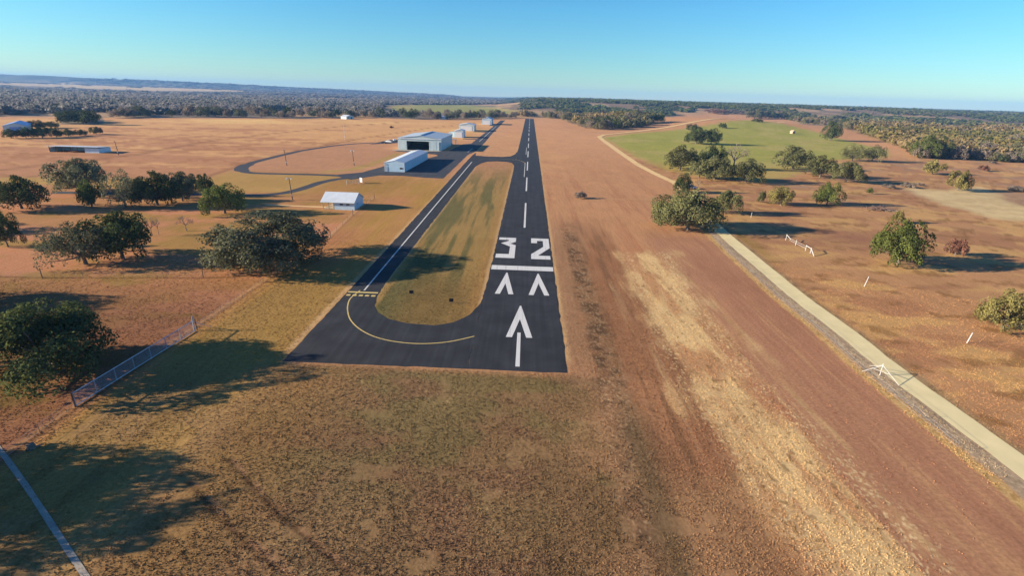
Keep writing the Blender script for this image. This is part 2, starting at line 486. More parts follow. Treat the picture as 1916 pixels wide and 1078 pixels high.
WOOD_LINE = np.array([(-900, 240), (0, 217), (110, 217), (112, 232), (194, 233), (190, 221), (300, 219.5), (420, 220), (560, 221.5), (700, 219.5), (770, 222.5), (870, 223.5), (960, 221), (1000, 220.5), (1050, 223), (1062, 228), (1095, 239), (1130, 243), (1195, 242), (1238, 237), (1244, 219), (1300, 215), (1470, 219), (1500, 236), (1570, 243), (1640, 262), (1700, 281), (1720, 297), (1800, 299), (1916, 305), (2700, 360)], float)
PALE = [np.array(p, float) for p in (
    [(-600, 148), (0, 153.5), (120, 156.5), (300, 162.5), (440, 168), (480, 171), (300, 169.5), (160, 165), (0, 158)],
    [(150, 193), (200, 193.5), (245, 196.5), (200, 198), (150, 196)],
    [(0, 183), (60, 184), (118, 185), (60, 187), (0, 187)],
    [(400, 176), (470, 177), (560, 179.5), (480, 180), (400, 178.5)],
    [(1104, 196), (1140, 198), (1160, 200.5), (1104, 199.5)],
    [(250, 187), (330, 188), (440, 190.5), (330, 191.5), (250, 189.5)],
)]


def mixc(c, col, w):
    return c * (1 - w[..., None]) + alb(col) * w[..., None]


def sstep(d, w):
    return np.clip(d / (2 * w) + 0.5, 0, 1)


def wood_mask(x, y):
    """1 where a point lies beyond the edge of the woods, by the wood edge laid out on the flat"""
    px, py, k = project(np.stack([x, y, np.zeros_like(x)], -1))
    e = np.interp(px, WOOD_LINE[:, 0], WOOD_LINE[:, 1])
    return np.where(k > 200, sstep(e - py, 0.4), 0)


def ground_colour(x, y, z=None):
    n_big = fbm(x / 60, y / 60, 4); n_mid = fbm(x / 9 + 40, y / 9, 4); n_sm = fbm(x / 1.6, y / 1.6 + 9, 4)
    n_st = fbm(x / 2.2, y / 45.0, 4)             # streaks along the runway (mowing)
    n_st2 = fbm(x / 0.9 + 3, y / 20.0, 3)
    n_ew = fbm(x / 90.0, y / 14.0, 4)
    n_gr = fbm(x / 0.30, y / 0.30 + 3, 3)
    one = np.ones_like(x)
    c = alb((188, 138, 103)) * one[..., None]
    rough = 0.55 * one
    dep = y
    # airfield turf, warm brown, paler and more orange with distance
    c = mixc(c, (204, 150, 112), smooth(160, 520, dep))
    c = mixc(c, (176, 122, 92), 0.75 * smooth(0.45, 0.72, n_st) * smooth(420, 120, dep))
    c = mixc(c, (205, 155, 112), 0.55 * smooth(0.55, 0.75, n_big))
    # ---- west of the taxiway: golden turf
    w = smooth(-31.5, -34, x) * smooth(250, 200, y)
    c = mixc(c, (168, 124, 76), w)
    c = mixc(c, (160, 124, 64), w * smooth(0.44, 0.64, n_st) * 0.7)
    c = mixc(c, (176, 120, 86), w * smooth(0.46, 0.62, n_big) * smooth(-36, -44, x) * 0.9)
    c = mixc(c, (150, 118, 68), smooth(-31, -34, x) * smooth(-49, -46, x) * smooth(110, 90, y) * 0.75)
    w = smooth(-49, -52, x) * smooth(190, 170, y)
    c = mixc(c, (170, 120, 84), w * 0.75)
    c = mixc(c, (180, 124, 92), w * smooth(0.48, 0.62, fbm(x / 25 + 9, y / 12, 4)))
    c = mixc(c, (150, 118, 66), w * smooth(0.52, 0.66, fbm(x / 16 + 2, y / 10 + 30, 4)) * 0.8)
    # yellow-olive turf round the drives
    w = smooth(-76, -84, x) * smooth(178, 184, y) * smooth(228, 222, y)
    c = mixc(c, (178, 142, 86), w * 0.7)
    w = smooth(-150, -136, x) * smooth(-60, -75, x) * smooth(226, 236, y) * smooth(390, 360, y)
    c = mixc(c, (186, 136, 104), w)
    L_gr = [tuple(flat(*q)[:2]) for q in ((612, 321), (655, 318), (690, 309), (722, 297), (745, 288))]
    c = mixc(c, (168, 144, 80), np.exp(-(line_d(L_gr, x, y) / 2.6) ** 2) * 0.8 * (0.5 + n_mid))
    # ---- big pasture on the west
    d = inside_d(P_field1, x, y)
    w = sstep(d, 3.0)
    c = mixc(c, (206, 156, 110), w)
    c = mixc(c, (178, 126, 95), w * smooth(0.42, 0.58, n_ew + (360 - y) / 900) * 0.9)
    c = mixc(c, (222, 178, 120), w * smooth(0.5, 0.66, fbm(x / 160 + 7, y / 50, 4)) * smooth(420, 620, y))
    c = mixc(c, (160, 110, 78), w * smooth(0.56, 0.68, fbm(x / 14 + 7, y / 6, 4)) * smooth(480, 330, y) * 0.7)
    for L_, wd in ((L_track1, 1.6), (L_track2, 2.4)):
        c = mixc(c, (128, 88, 64), 0.75 * np.exp(-(line_d(L_, x, y) / wd) ** 2) * (0.6 + 0.4 * n_mid))
    # ---- infield island between taxiway and runway
    w = smooth(-27.8, -26.8, x) * smooth(-6.2, -7.0, x) * smooth(302, 290, y) * smooth(73, 75, y)
    gi = smooth(285, 190, y)
    c = mixc(c, (178, 130, 96), w)
    c = mixc(c, (158, 127, 80), w * gi)
    c = mixc(c, (112, 102, 66), w * gi * smooth(0.44, 0.60, fbm(x / 2.0 + 30, y / 40.0, 4) + 0.10 * np.exp(-((x + 22) / 4.0) ** 2)))
    c = mixc(c, (134, 106, 66), w * smooth(110, 84, y) * smooth(-25, -18, x) * 0.8)
    c = mixc(c, (168, 126, 78), w * np.exp(-((x + 8.4) / 1.3) ** 2) * 0.7)
    rough = np.where(w > 0.5, 0.9, rough)
    # ---- foreground turf south of the pavement
    w = smooth(61.6, 58.5, y) * smooth(-37, -31, x + (n_mid - .5) * 9) * smooth(15.5, 5.5, x + (n_mid - .5) * 8)
    c = mixc(c, (126, 98, 70), w)
    g = smooth(0.42, 0.58, fbm(x / 11.0 + 3, y / 5.5 + 8, 4) + 0.16 * np.exp(-((y - 55 + 0.02 * (x + 12) ** 2) / 5.0) ** 2) - 0.04)
    c = mixc(c, (116, 98, 66), w * g * 0.85 * smooth(30, 46, y))
    c = mixc(c, (122, 90, 68), w * smooth(0.46, 0.70, fbm(x / 7.0 + 21, y / 5 + 2, 4)) * 0.7)
    c = mixc(c, (138, 104, 66), w * smooth(-16, -30, x) * 0.75)
    c = mixc(c, (148, 124, 88), w * smooth(0.66, 0.78, n_gr) * smooth(0.5, 0.62, n_mid) * 0.7)
    c = mixc(c, (70, 55, 38), w * smooth(0.36, 0.26, n_gr) * 0.55)
    rough = np.maximum(rough, w * 1.0)
    w = smooth(61, 50, y) * smooth(-30, -36, x) * smooth(-50, -46, x)
    c = mixc(c, (146, 114, 78), w * 0.9); c = mixc(c, (154, 120, 70), w * smooth(0.5, 0.62, n_mid) * 0.6)
    c = mixc(c, (122, 92, 54), w * smooth(0.5, 0.68, n_st2) * 0.5)
    # ---- east side of the runway end: cloddy strips
    near = smooth(165, 120, y)
    w = smooth(7.8, 11.4, x + (n_mid - .5) * 3) * smooth(17.0, 13.0, x + (n_mid - .5) * 3) * near
    c = mixc(c, (130, 98, 74), w * 0.8)
    c = mixc(c, (92, 70, 54), w * smooth(0.46, 0.60, n_sm) * 0.8)
    c = mixc(c, (172, 142, 112), w * smooth(0.58, 0.70, n_gr) * 0.75)
    rough = np.maximum(rough, w * 1.1)
    w = smooth(13.0, 15.0, x) * smooth(24.5, 21.5, x) * near
    c = mixc(c, (150, 106, 78), w * 0.85); c = mixc(c, (118, 86, 64), w * smooth(0.46, 0.70, n_st2) * 0.6)
    c = mixc(c, (172, 132, 100), w * smooth(0.62, 0.75, n_st) * 0.6)
    w = smooth(6.3, 7.2, x) * smooth(10.5, 9.0, x) * near
    c = mixc(c, (158, 120, 92), w * 0.8 * smooth(54, 68, y))
    c = mixc(c, (150, 114, 84), smooth(60, 40, y) * smooth(2, 10, x) * smooth(28, 19, x) * 0.8 * smooth(0.3, 0.6, n_mid))
    c = mixc(c, (98, 80, 58), smooth(62, 45, y) * np.exp(-((x - 13.2) / 1.6) ** 2) * 0.7)
    # red graded soil strip beside the road
    rx = ROADX(y)
    w = smooth(30, 34, x + (n_mid - .5) * 6) * smooth(-5.2, -6.0, x - rx + (n_sm - .5)) * smooth(150, 128, y + (n_mid - .5) * 14)
    c = mixc(c, (172, 124, 97), w)
    c = mixc(c, (160, 110, 88), w * smooth(0.45, 0.65, n_st) * 0.5)
    c = mixc(c, (196, 152, 112), w * smooth(0.63, 0.72, n_st2) * 0.35)
    rough = rough * (1 - 0.6 * w)
    # pale straw
    d = inside_d(P_straw, x, y)
    ang_ = 0.10
    xs = x * math.cos(ang_) + y * math.sin(ang_) * 0.6
    stk = fbm(xs / 1.1, y / 16.0 + 4, 4); stk2 = fbm(xs / 3.2 + 9, y / 13.0, 4)
    w = sstep(d + (n_mid - 0.5) * 10 + (stk - .5) * 12, 3.0)
    c = mixc(c, (184, 142, 104), w * 0.7)
    c = mixc(c, (214, 180, 134), 0.9 * w * smooth(0.33, 0.58, stk2 + 0.25 * (stk - .5) + 0.012 * np.clip(d, -4, 5)))
    c = mixc(c, (168, 126, 92), w * smooth(0.54, 0.68, stk) * 0.45)
    c = mixc(c, (128, 98, 66), w * smooth(0.72, 0.80, fbm(x / 0.6, y / 0.8, 2)) * 0.6)
    c = mixc(c, (222, 192, 150), smooth(-3.5, 0.5, d) * smooth(3, 0, d) * smooth(0.60, 0.72, n_gr) * 0.8)
    # yellow grass strip, gravel shoulders, verge
    dd = x - rx + (n_sm - .5) * 0.5
    nr = smooth(168, 140, y) * smooth(-40, -20, y)
    w = sstep(dd + 5.6, .15) * (1 - sstep(dd + 4.2, .2)) * nr
    c = mixc(c, (196, 158, 110), w); c = mixc(c, (150, 112, 66), w * smooth(0.55, 0.7, n_gr) * .6)
    w = sstep(dd + 4.1, .2) * (1 - sstep(dd + 1.7, .1)) * nr
    c = mixc(c, (172, 146, 124), w); c = mixc(c, (190, 168, 142), w * smooth(0.5, 0.66, n_gr) * .7); c = mixc(c, (150, 130, 108), w * smooth(0.44, 0.34, n_gr + 0.1 * (n_mid - .5)) * .7)
    w = sstep(dd - 1.7, .1) * (1 - sstep(dd - 3.4, .5)) * nr
    c = mixc(c, (160, 130, 98), w); c = mixc(c, (118, 94, 70), w * smooth(0.52, 0.64, n_sm) * .7)
    # ---- meadow east of the road
    w = sstep(x - rx - 3.2 - (n_mid - .5) * 2, .8) * smooth(430, 330, y)
    c = mixc(c, (188, 140, 102), w)
    c = mixc(c, (172, 124, 92), w * smooth(0.46, 0.60, fbm(x / 22, y / 9 + 4, 4)) * 0.9)
    c = mixc(c, (206, 162, 108), w * smooth(0.54, 0.66, fbm(x / 14 + 5, y / 6, 4)) * 0.75)
    c = mixc(c, (136, 98, 62), w * smooth(0.58, 0.70, fbm(x / 5, y / 3 + 14, 4)) * 0.65)
    c = mixc(c, (150, 124, 68), w * smooth(9, 3, x - rx) * smooth(108, 128, y) * smooth(150, 138, y) * 0.7)
    c = mixc(c, (150, 104, 84), w * np.exp(-(((x - 92) / 13) ** 2 + ((y - 142) / 13) ** 2)) * 0.8)
    c = mixc(c, (160, 130, 112), w * smooth(0.50, 0.64, fbm(x / 40 + 1, y / 14 + 4, 4)) * smooth(150, 200, y) * smooth(100, 130, x) * 0.7)
    # sandy blowout
    d = inside_d(P_sand, x, y)
    w = sstep(d + (n_big - .5) * 14 + (n_mid - .5) * 10, 2.5)
    c = mixc(c, (210, 184, 142), w * 0.9)
    c = mixc(c, (190, 162, 122), w * smooth(0.5, 0.62, fbm(x / 12, y / 4, 3)) * 0.7)
    # knoll pasture
    w = smooth(520, 600, y) * smooth(30, 60, x)
    c = mixc(c, (196, 144, 106), w * 0.7)
    # green winter field
    d = inside_d(P_green, x, y)
    w = sstep(d + (n_mid - .5) * 8, 4.5)
    c = mixc(c, (160, 154, 78), w)
    c = mixc(c, (176, 158, 98), w * smooth(0.45, 0.62, fbm(x / 30, y / 40, 4)) * 0.7)
    c = mixc(c, (146, 146, 70), w * smooth(0.52, 0.64, fbm(x / 18 + 3, y / 18, 4)) * 0.5)
    c = mixc(c, (186, 148, 96), w * smooth(30, 0, d) * smooth(340, 280, y) * 0.6)
    c = mixc(c, (190, 150, 108), np.exp(-(line_d(L_cross, x, y) / 0.8) ** 2) * 0.6)
    # ---- worn lines along the fences
    c = mixc(c, (128, 92, 64), np.exp(-(line_d(L_fence, x, y) / 0.35) ** 2) * 0.75)
    c = mixc(c, (208, 160, 112), np.exp(-((line_d(L_fence, x + 0.7, y)) / 0.3) ** 2) * 0.5)
    c = mixc(c, (112, 78, 54), np.exp(-(line_d(L_fence4, x, y) / 0.4) ** 2) * 0.6)
    # wheel ruts
    for a in (0.0, 1.0):
        rut = [tuple(flat(px_ - 75 * a, py_ + 40 * a)[:2]) for px_, py_ in ((430, 862), (462, 900), (520, 962), (590, 1020), (670, 1090), (780, 1200))]
        c = mixc(c, (70, 50, 36), np.exp(-(line_d(rut, x, y) / 0.34) ** 2) * smooth(0.25, 0.5, n_gr) * 0.9)
        c = mixc(c, (150, 112, 84), np.exp(-(line_d(rut, x - 0.5, y) / 0.3) ** 2) * smooth(0.40, 0.6, n_sm) * 0.6)
    for arc_ in ([(495, 838), (530, 800), (575, 778), (620, 764)], [(540, 790), (600, 755), (660, 735)]):
        c = mixc(c, (72, 56, 40), np.exp(-(line_d([tuple(flat(*q)[:2]) for q in arc_], x, y) / 0.16) ** 2) * smooth(0.35, 0.6, n_sm) * 0.7)
    # pale dust along pavement edges
    for e0 in (-7.5, 6.7, -27.1, -33.2):
        c = mixc(c, (196, 158, 118), np.exp(-((x - e0) / 0.45) ** 2) * smooth(62, 66, y) * 0.85 * smooth(900, 700, y))
    # ---- beyond the wood edge: dark litter under trees, pale far fields
    w = wood_mask(x, y)
    c = mixc(c, (128, 108, 90), w * 0.95)
    c = mixc(c, (132, 118, 108), w * smooth(0, -200, x))
    c = mixc(c, (186, 150, 114), w * smooth(0.50, 0.60, fbm(x / 120, y / 160, 4)) * 0.9)
    ppx, ppy, pk = project(np.stack([x, y, height(x, y)], -1))
    far_ = smooth(700, 900, pk)
    c = mixc(c, (104, 104, 90), smooth(3200, 4800, pk) * w)
    fw = sstep(inside_d(P_farg, ppx, ppy), 0.7) * far_
    c = mixc(c, (150, 146, 88), fw); c = mixc(c, (186, 160, 110), fw * smooth(0.5, 0.62, fbm(x / 200, y / 300, 3)) * 0.8)
    for p in PALE:
        c = mixc(c, (214, 184, 144), sstep(inside_d(p, ppx, ppy + 0.9 * (fbm(x / 300, y / 300, 3) - .5)), 0.5) * far_ * 0.9)
    # overall unevenness
    k = 0.90 + 0.20 * n_mid
    k = k * (1 - 0.07 * sstep(x - rx - 3.2, .8) * smooth(330, 250, y) * (1 - sstep(inside_d(P_green, x, y), 6)) * (1 - sstep(inside_d(P_sand, x, y), 4)))
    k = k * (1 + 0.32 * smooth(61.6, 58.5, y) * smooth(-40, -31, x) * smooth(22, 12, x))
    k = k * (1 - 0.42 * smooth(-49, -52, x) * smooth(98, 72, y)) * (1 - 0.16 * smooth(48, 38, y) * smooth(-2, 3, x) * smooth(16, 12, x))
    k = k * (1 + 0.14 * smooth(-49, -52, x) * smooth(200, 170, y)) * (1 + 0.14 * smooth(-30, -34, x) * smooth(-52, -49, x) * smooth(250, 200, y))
    k = k * (1 + 0.06 * sstep(inside_d(P_field1, x, y), 3.0))
    k = k * (0.95 + 0.10 * n_sm)
    return c * k[..., None], rough


def build_ground():
    az0 = np.concatenate([np.linspace(-math.pi, -1.15, 20, endpoint=False), np.linspace(-1.15, 1.15, 1000, endpoint=False), np.linspace(1.15, math.pi, 20, endpoint=False)])
    rows = []
    py = 1500.0
    r = 3.0
    rows = [3.0, 6, 9, 12, 15, 17, 19]
    th = math.atan2(CAMH, 20.5)
    dpx = 1.9 / FPX
    while rows[-1] < 9400:
        rr = CAMH / math.tan(th)
        if rr > 0: rows.append(rr)
        # angle step of about two picture rows, at least a ratio near the horizon
        st = dpx * math.cos(th - PITCH) ** 2
        th2 = th - st
        if th2 <= 0.0045 or CAMH / math.tan(max(th2, 1e-4)) > rr * 1.09:
            th = math.atan2(CAMH, rr * 1.035)
        else:
            th = th2
    R_ = np.array(rows); nr, na = len(R_), len(az0)
    A, Rr = np.meshgrid(az0, R_)
    x = Rr * np.sin(A); y = Rr * np.cos(A)
    z = height(x, y)
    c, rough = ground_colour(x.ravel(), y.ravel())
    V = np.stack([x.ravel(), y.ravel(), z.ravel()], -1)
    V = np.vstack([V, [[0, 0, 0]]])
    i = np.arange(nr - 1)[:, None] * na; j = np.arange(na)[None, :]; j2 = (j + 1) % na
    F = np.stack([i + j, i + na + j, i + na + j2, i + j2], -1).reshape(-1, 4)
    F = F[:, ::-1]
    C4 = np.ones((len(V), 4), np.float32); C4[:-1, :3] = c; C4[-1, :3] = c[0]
    rg = np.append(rough, 0.8)
    me = np_mesh('ground', V, F, M['ground'], (('Col', 'FLOAT_COLOR', 'POINT', C4), ('rough', 'FLOAT', 'POINT', rg)))
    # orientation: make the faces look up
    me.polygons.foreach_set('use_smooth', [True] * len(me.polygons))
    o = link('ground', me); o['kind'] = 'structure'
    # the small disc under the camera
    print('ground verts', len(V))
    return o


build_ground()


# ------------------------------------------------------------------ pavement and markings
def densify(pts, step=1.2, jit=0.10, close=True):
    out = []
    n = len(pts)
    for i in range(n if close else n - 1):
        a = np.array(pts[i]); b = np.array(pts[(i + 1) % n]); L_ = np.linalg.norm(b - a)
        k = max(1, int(L_ / step))
        for q in range(k):
            p = a + (b - a) * q / k
            j = RNG.normal(0, jit, 2) if q else np.zeros(2)
            out.append(tuple(p + j))
    return out


def arc(cx, cy, r, a0, a1, n=10):
    return [(cx + r * math.cos(math.radians(a0 + (a1 - a0) * i / n)), cy + r * math.sin(math.radians(a0 + (a1 - a0) * i / n))) for i in range(n + 1)]


def structure(o):
    o['kind'] = 'structure'
    return o


RW_L, RW_R, RW_S, RW_N = -7.26, 6.33, 61.0, 880.0
rw = MB()
rw.sheet(densify([(RW_L, 93), (RW_L, RW_S), (RW_R, RW_S), (RW_R, RW_N), (RW_L, RW_N)], 1.6, 0.07), 0.030)
runway = structure(rw.build('runway', M['asphalt']))
# turnaround + taxiway: outer edge and island edge, one sheet butted against the runway
TXL, TXR = -32.6, -27.0
island_s = [(-26.95, 92), (-26.6, 85.5), (-25.9, 81.7), (-24.5, 78.7), (-22.2, 76.4), (-18.5, 74.9), (-14.0, 74.5), (-11.2, 76.0), (-8.9, 79.4), (-7.6, 84.5), (RW_L, 93)]
turn = MB(); turn.sheet(densify([(TXL, 61.0), (RW_L, 61.0), (RW_L, 93)] + island_s[::-1][1:] + [(TXR, 93), (TXL, 93)], 1.2, 0.06), 0.026)
turn_o = structure(turn.build('turnaround', M['asphalt']))
tx = MB(); tx.sheet(densify([(TXL, 93), (TXR, 93), (-27.2, 268), (-25.6, 283), (-23.0, 291), (-18, 294), (-12.5, 293.5), (-9.0, 289), (-7.6, 278), (RW_L, 262), (RW_L, 372), (-7.5, 352), (-8.6, 334), (-11, 322), (-15.5, 317.5), (-25, 317), (-32.2, 320), (-33.8, 336), (-34.3, 322), (-34.2, 290)], 1.5, 0.07), 0.022)
tx_o = structure(tx.build('taxiway', M['asphalt']))
ap = MB()
ap.sheet(densify([(-37.2, 322), (-37.0, 226), (-45, 226.5), (-56, 230), (-66, 229), (-70, 222), (-74, 214.5), (-82.5, 222), (-84, 227.5), (-76, 236), (-72, 260), (-68, 290), (-64, 300), (-57, 300), (-54, 312), (-56, 318), (-84, 330), (-84, 340), (-52, 341), (-49, 392), (-43.6, 400), (-43.6, 436), (-55, 437), (-55, 443), (-43.6, 444), (-43.2, 526), (-56, 527), (-56, 537), (-43.0, 538), (-43.0, 640), (-49, 645), (-49, 672), (-43.0, 676), (-43.2, 790), (-36.5, 800), (-35.6, 500), (-34.4, 420), (-34.6, 345), (-36.4, 330)], 2.0, 0.10), 0.018)
apron = structure(ap.build('apron', M['apron']))


def strip(line, w, z, name, mat, jit=0.05, step=2.0):
    pts = [np.array(p[:2], float) for p in line]
    dense = []
    for i in range(len(pts) - 1):
        L_ = np.linalg.norm(pts[i + 1] - pts[i]); k = max(1, int(L_ / step))
        for q in range(k): dense.append(pts[i] + (pts[i + 1] - pts[i]) * q / k)
    dense.append(pts[-1])
    # soften corners
    D = np.array(dense)
    for _ in range(3):
        E_ = D.copy(); E_[1:-1] = (D[:-2] + 2 * D[1:-1] + D[2:]) / 4; D = E_
    ww = w if callable(w) else (lambda p: w)
    V = []; F = []
    for i, p in enumerate(D):
        t = D[min(i + 1, len(D) - 1)] - D[max(i - 1, 0)]; t = t / (np.linalg.norm(t) + 1e-9); nn = np.array([-t[1], t[0]])
        wl = ww(p) / 2
        a = p + nn * (wl + RNG.normal(0, jit)); b = p - nn * (wl + RNG.normal(0, jit))
        for q in (a, b):
            V.append((q[0], q[1], float(height(q[0], q[1])) + z + 0.22 * float(smooth(420, 560, q[1]))))
        if i: F.append((2 * i - 2, 2 * i - 1, 2 * i + 1, 2 * i))
    mb = MB(); mb.v = V; mb.f = F
    return structure(mb.build(name, mat))


loop = [tuple(flat(*p)[:2]) for p in ((640, 329), (600, 327), (540, 325.5), (490, 324.5), (462, 323), (450, 318), (453, 312), (476, 303), (520, 292), (560, 282.5), (620, 273), (660, 269), (700, 267))]
strip(loop, lambda p: 4.2 if p[0] > -128 or p[1] > 250 else 6.0, 0.012, 'drive_road', M['apron'])
drv = [(-73, 221), (-80, 216), (-83.6, 205), (-84.2, 192), (-86, 181.5), (-91, 176), (-98, 174.5), (-108, 173.5), (-126, 172), (-160, 168)]
strip(drv, 4.2, 0.014, 'entrance_road', M['apron'])
pad = MB(); pad.sheet(densify([tuple(flat(*p)[:2]) for p in ((690, 270), (742, 267.5), (748, 261), (728, 261.5))], 2, 0.15), 0.016)
structure(pad.build('parking_pad', M['apron']))
strip(ROADC, lambda p: 3.6 if p[1] < 150 else 3.6 + (p[1] - 150) * 0.02, 0.020, 'gravel_road', M['road'], 0.05)
strip(DIRTC, lambda p: 3.4 + max(0, (p[1] - 200)) * 0.004, 0.016, 'dirt_road', M['dirt_track'], 0.12)
# faint concrete track south of the cabin and its forecourt
strip([(-84, 160.5), (-74, 159.8), (-63.5, 159.8)], 1.6, 0.012, 'cabin_path', M['dirt_track'], 0.1)
fc = MB(); fc.sheet(densify([(-88, 334), (-80, 333), (-57, 336.5), (-57, 340.5), (-85, 340.5)], 2, 0.1), 0.028)
structure(fc.build('hangar_forecourt', M['concrete']))
strip([(-20, 20.0), (-26, 23.3), (-32.4, 27.5), (-38.8, 31.9), (-45.1, 36.2), (-51.8, 40.6), (-60, 45.6)], 0.44, 0.03, 'footpath', M['concrete'], 0.012, 1.6)


def mark(name, outline, mat='paint', parent=runway, z=0.036, lab=None):
    mb = MB()
    a = sum(outline[i][0] * outline[(i + 1) % len(outline)][1] - outline[(i + 1) % len(outline)][0] * outline[i][1] for i in range(len(outline)))
    mb.sheet(outline if a > 0 else outline[::-1], z)
    o = mb.build(name, M[mat], parent)
    if lab: o['label'] = lab
    return o


# 32, threshold bar, arrowheads, shaft
mark('runway_numeral', [(-6.75, 112.3), (-2.35, 112.3), (-2.35, 123.2), (-3.75, 124.6), (-2.4, 126.4), (-2.4, 130.2), (-6.75, 130.2), (-6.75, 128.0), (-4.2, 128.0), (-4.25, 127.0), (-6.1, 124.8), (-3.7, 121.8), (-3.75, 115.4), (-6.75, 115.4)], lab='white numeral 3')
mark('runway_numeral', [(1.5, 112.2), (5.95, 112.2), (5.95, 115.0), (3.1, 115.0), (6.05, 121.6), (6.05, 130.4), (1.5, 130.4), (1.5, 125.8), (3.0, 125.8), (3.0, 128.0), (4.5, 128.0), (4.5, 122.6), (1.5, 116.0)], lab='white numeral 2')
mark('threshold_bar', [(-7.1, 103.8), (6.25, 103.8), (6.25, 106.7), (-7.1, 106.7)])
for (cx, y0, y1, hw, leg) in ((-3.6, 89.5, 101.9, 1.75, 0.95), (2.95, 89.5, 101.9, 1.95, 0.95), (-0.4, 71.3, 84.0, 2.05, 0.95)):
    inner = y1 - (y1 - y0) * leg / hw * 0.98
    mark('arrowhead', [(cx - hw, y0), (cx - hw + leg, y0), (cx, inner), (cx + hw - leg, y0), (cx + hw, y0), (cx + 0.12, y1), (cx - 0.12, y1)])
mark('arrow_shaft', [(-0.72, 62.2), (-0.12, 62.2), (-0.18, 73.0), (-0.70, 73.0)])
y = 141.7
k = 0
while y < 860:
    mark('centre_stripe', [(-0.62 , y), (-0.08, y), (-0.08, y + 35.6), (-0.62, y + 35.6)])
    y += 59.6; k += 1
ys = [(-30.55, 88.6), (-31.0, 84.5), (-30.4, 81.2), (-29.4, 78.3), (-27.9, 75.2), (-25.5, 72.1), (-22.4, 69.6), (-18.8, 68.2), (-14.8, 67.9), (-10.9, 68.9), (-7.3, 71.1)]


def band(line, w, name, mat, z, parent):
    pts = [np.array(p, float) for p in line]
    D = [pts[0]]
    for i in range(len(pts) - 1):
        p0 = pts[max(i - 1, 0)]; p1 = pts[i]; p2 = pts[i + 1]; p3 = pts[min(i + 2, len(pts) - 1)]
        for q in range(1, 7):
            t = q / 6
            D.append(0.5 * ((2 * p1) + (-p0 + p2) * t + (2 * p0 - 5 * p1 + 4 * p2 - p3) * t * t + (-p0 + 3 * p1 - 3 * p2 + p3) * t ** 3))
    mb = MB()
    for i, p in enumerate(D):
        t = D[min(i + 1, len(D) - 1)] - D[max(i - 1, 0)]; t = t / np.linalg.norm(t); nn = np.array([-t[1], t[0]]) * w / 2
        mb.v += [(p[0] + nn[0], p[1] + nn[1], z), (p[0] - nn[0], p[1] - nn[1], z)]
        if i: mb.f.append((2 * i - 2, 2 * i - 1, 2 * i + 1, 2 * i))
    return mb.build(name, M[mat], parent)


band(ys, 0.20, 'turn_line', 'yellow', 0.034, turn_o)
mark('taxi_line', [(-29.95, 88.6), (-29.65, 88.6), (-30.9, 288), (-31.3, 288)], 'paint', tx_o, 0.034)
mark('hold_bar', [(-32.5, 87.3), (-26.9, 87.3), (-26.9, 87.9), (-32.5, 87.9)], 'yellow', turn_o, 0.032)
for q in range(5):
    x0 = -32.3 + q * 1.15
    mark('hold_dash', [(x0, 85.7), (x0 + 0.75, 85.7), (x0 + 0.75, 86.4), (x0, 86.4)], 'yellow', turn_o, 0.032)
mark('lead_line', [(-1.75, 238), (-1.5, 238), (-1.6, 292), (-1.85, 292)], 'paint', runway, 0.034)
mark('lead_line', [(-1.75, 334), (-1.5, 334), (-1.5, 382), (-1.75, 382)], 'paint', runway, 0.034)
band([(-24, 305), (-14, 305.5), (-8, 304), (-4, 299), (-1.8, 290)], 0.22, 'lead_curve', 'yellow', 0.034, tx_o)
mark('lane_line', [(-39.4, 338), (-39.0, 338), (-38.5, 362), (-38.9, 362)], 'paint', apron, 0.024)
mark('lane_line', [(-39.6, 420), (-39.2, 420), (-39.7, 640), (-40.1, 640)], 'paint', apron, 0.024)


# ------------------------------------------------------------------ buildings
def window(parent, x0, x1, y, z0, z1, axis='y', frame='trim'):
    """window on a wall facing -y (axis y) or +x (axis x)"""
    f = MB(); g = MB(); t = 0.07
    if axis == 'y':
        f.box(x0, x1, y - 0.05, y + 0.02, z0, z0 + t); f.box(x0, x1, y - 0.05, y + 0.02, z1 - t, z1)
        f.box(x0, x0 + t, y - 0.05, y + 0.02, z0 + t, z1 - t); f.box(x1 - t, x1, y - 0.05, y + 0.02, z0 + t, z1 - t)
        g.box(x0 + t, x1 - t, y - 0.02, y + 0.01, z0 + t, z1 - t)
    else:
        f.box(y - 0.02, y + 0.05, x0, x1, z0, z0 + t); f.box(y - 0.02, y + 0.05, x0, x1, z1 - t, z1)
        f.box(y - 0.02, y + 0.05, x0, x0 + t, z0 + t, z1 - t); f.box(y - 0.02, y + 0.05, x1 - t, x1, z0 + t, z1 - t)
        g.box(y - 0.01, y + 0.02, x0 + t, x1 - t, z0 + t, z1 - t)
    w = f.build('window', M[frame], parent); g.build('pane', M['glass'], w)
    return w


def gable_shell(w, l, eave, ridge, opening=None, wall_t=0.2):
    """walls of a gabled box, x -w/2..w/2, y 0..l, gable ends at y=0 and y=l; optional opening x0,x1,h in the front"""
    mb = MB(); a = w / 2
    gab = lambda: [(-a, 0), (a, 0), (a, eave), (0, ridge), (-a, eave)]
    if opening:
        x0, x1, h = opening
        zt = lambda x: eave + (ridge - eave) * (1 - abs(x) / a)
        mb.prism_y([(-a, 0), (x0, 0), (x0, zt(x0)), (-a, eave)], 0, wall_t)
        if x1 > 0: mb.prism_y([(x1, 0), (a, 0), (a, eave), (x1, zt(x1))], 0, wall_t)
        top = [(x0, h), (x1, h), (x1, zt(x1))] + ([(0, ridge)] if x0 < 0 < x1 else []) + [(x0, zt(x0))]
        mb.prism_y(top, 0, wall_t)
    else:
        mb.prism_y(gab(), 0, wall_t)
    mb.prism_y(gab(), l - wall_t, l)
    mb.box(-a, -a + wall_t, wall_t, l - wall_t, 0, eave); mb.box(a - wall_t, a, wall_t, l - wall_t, 0, eave)
    return mb


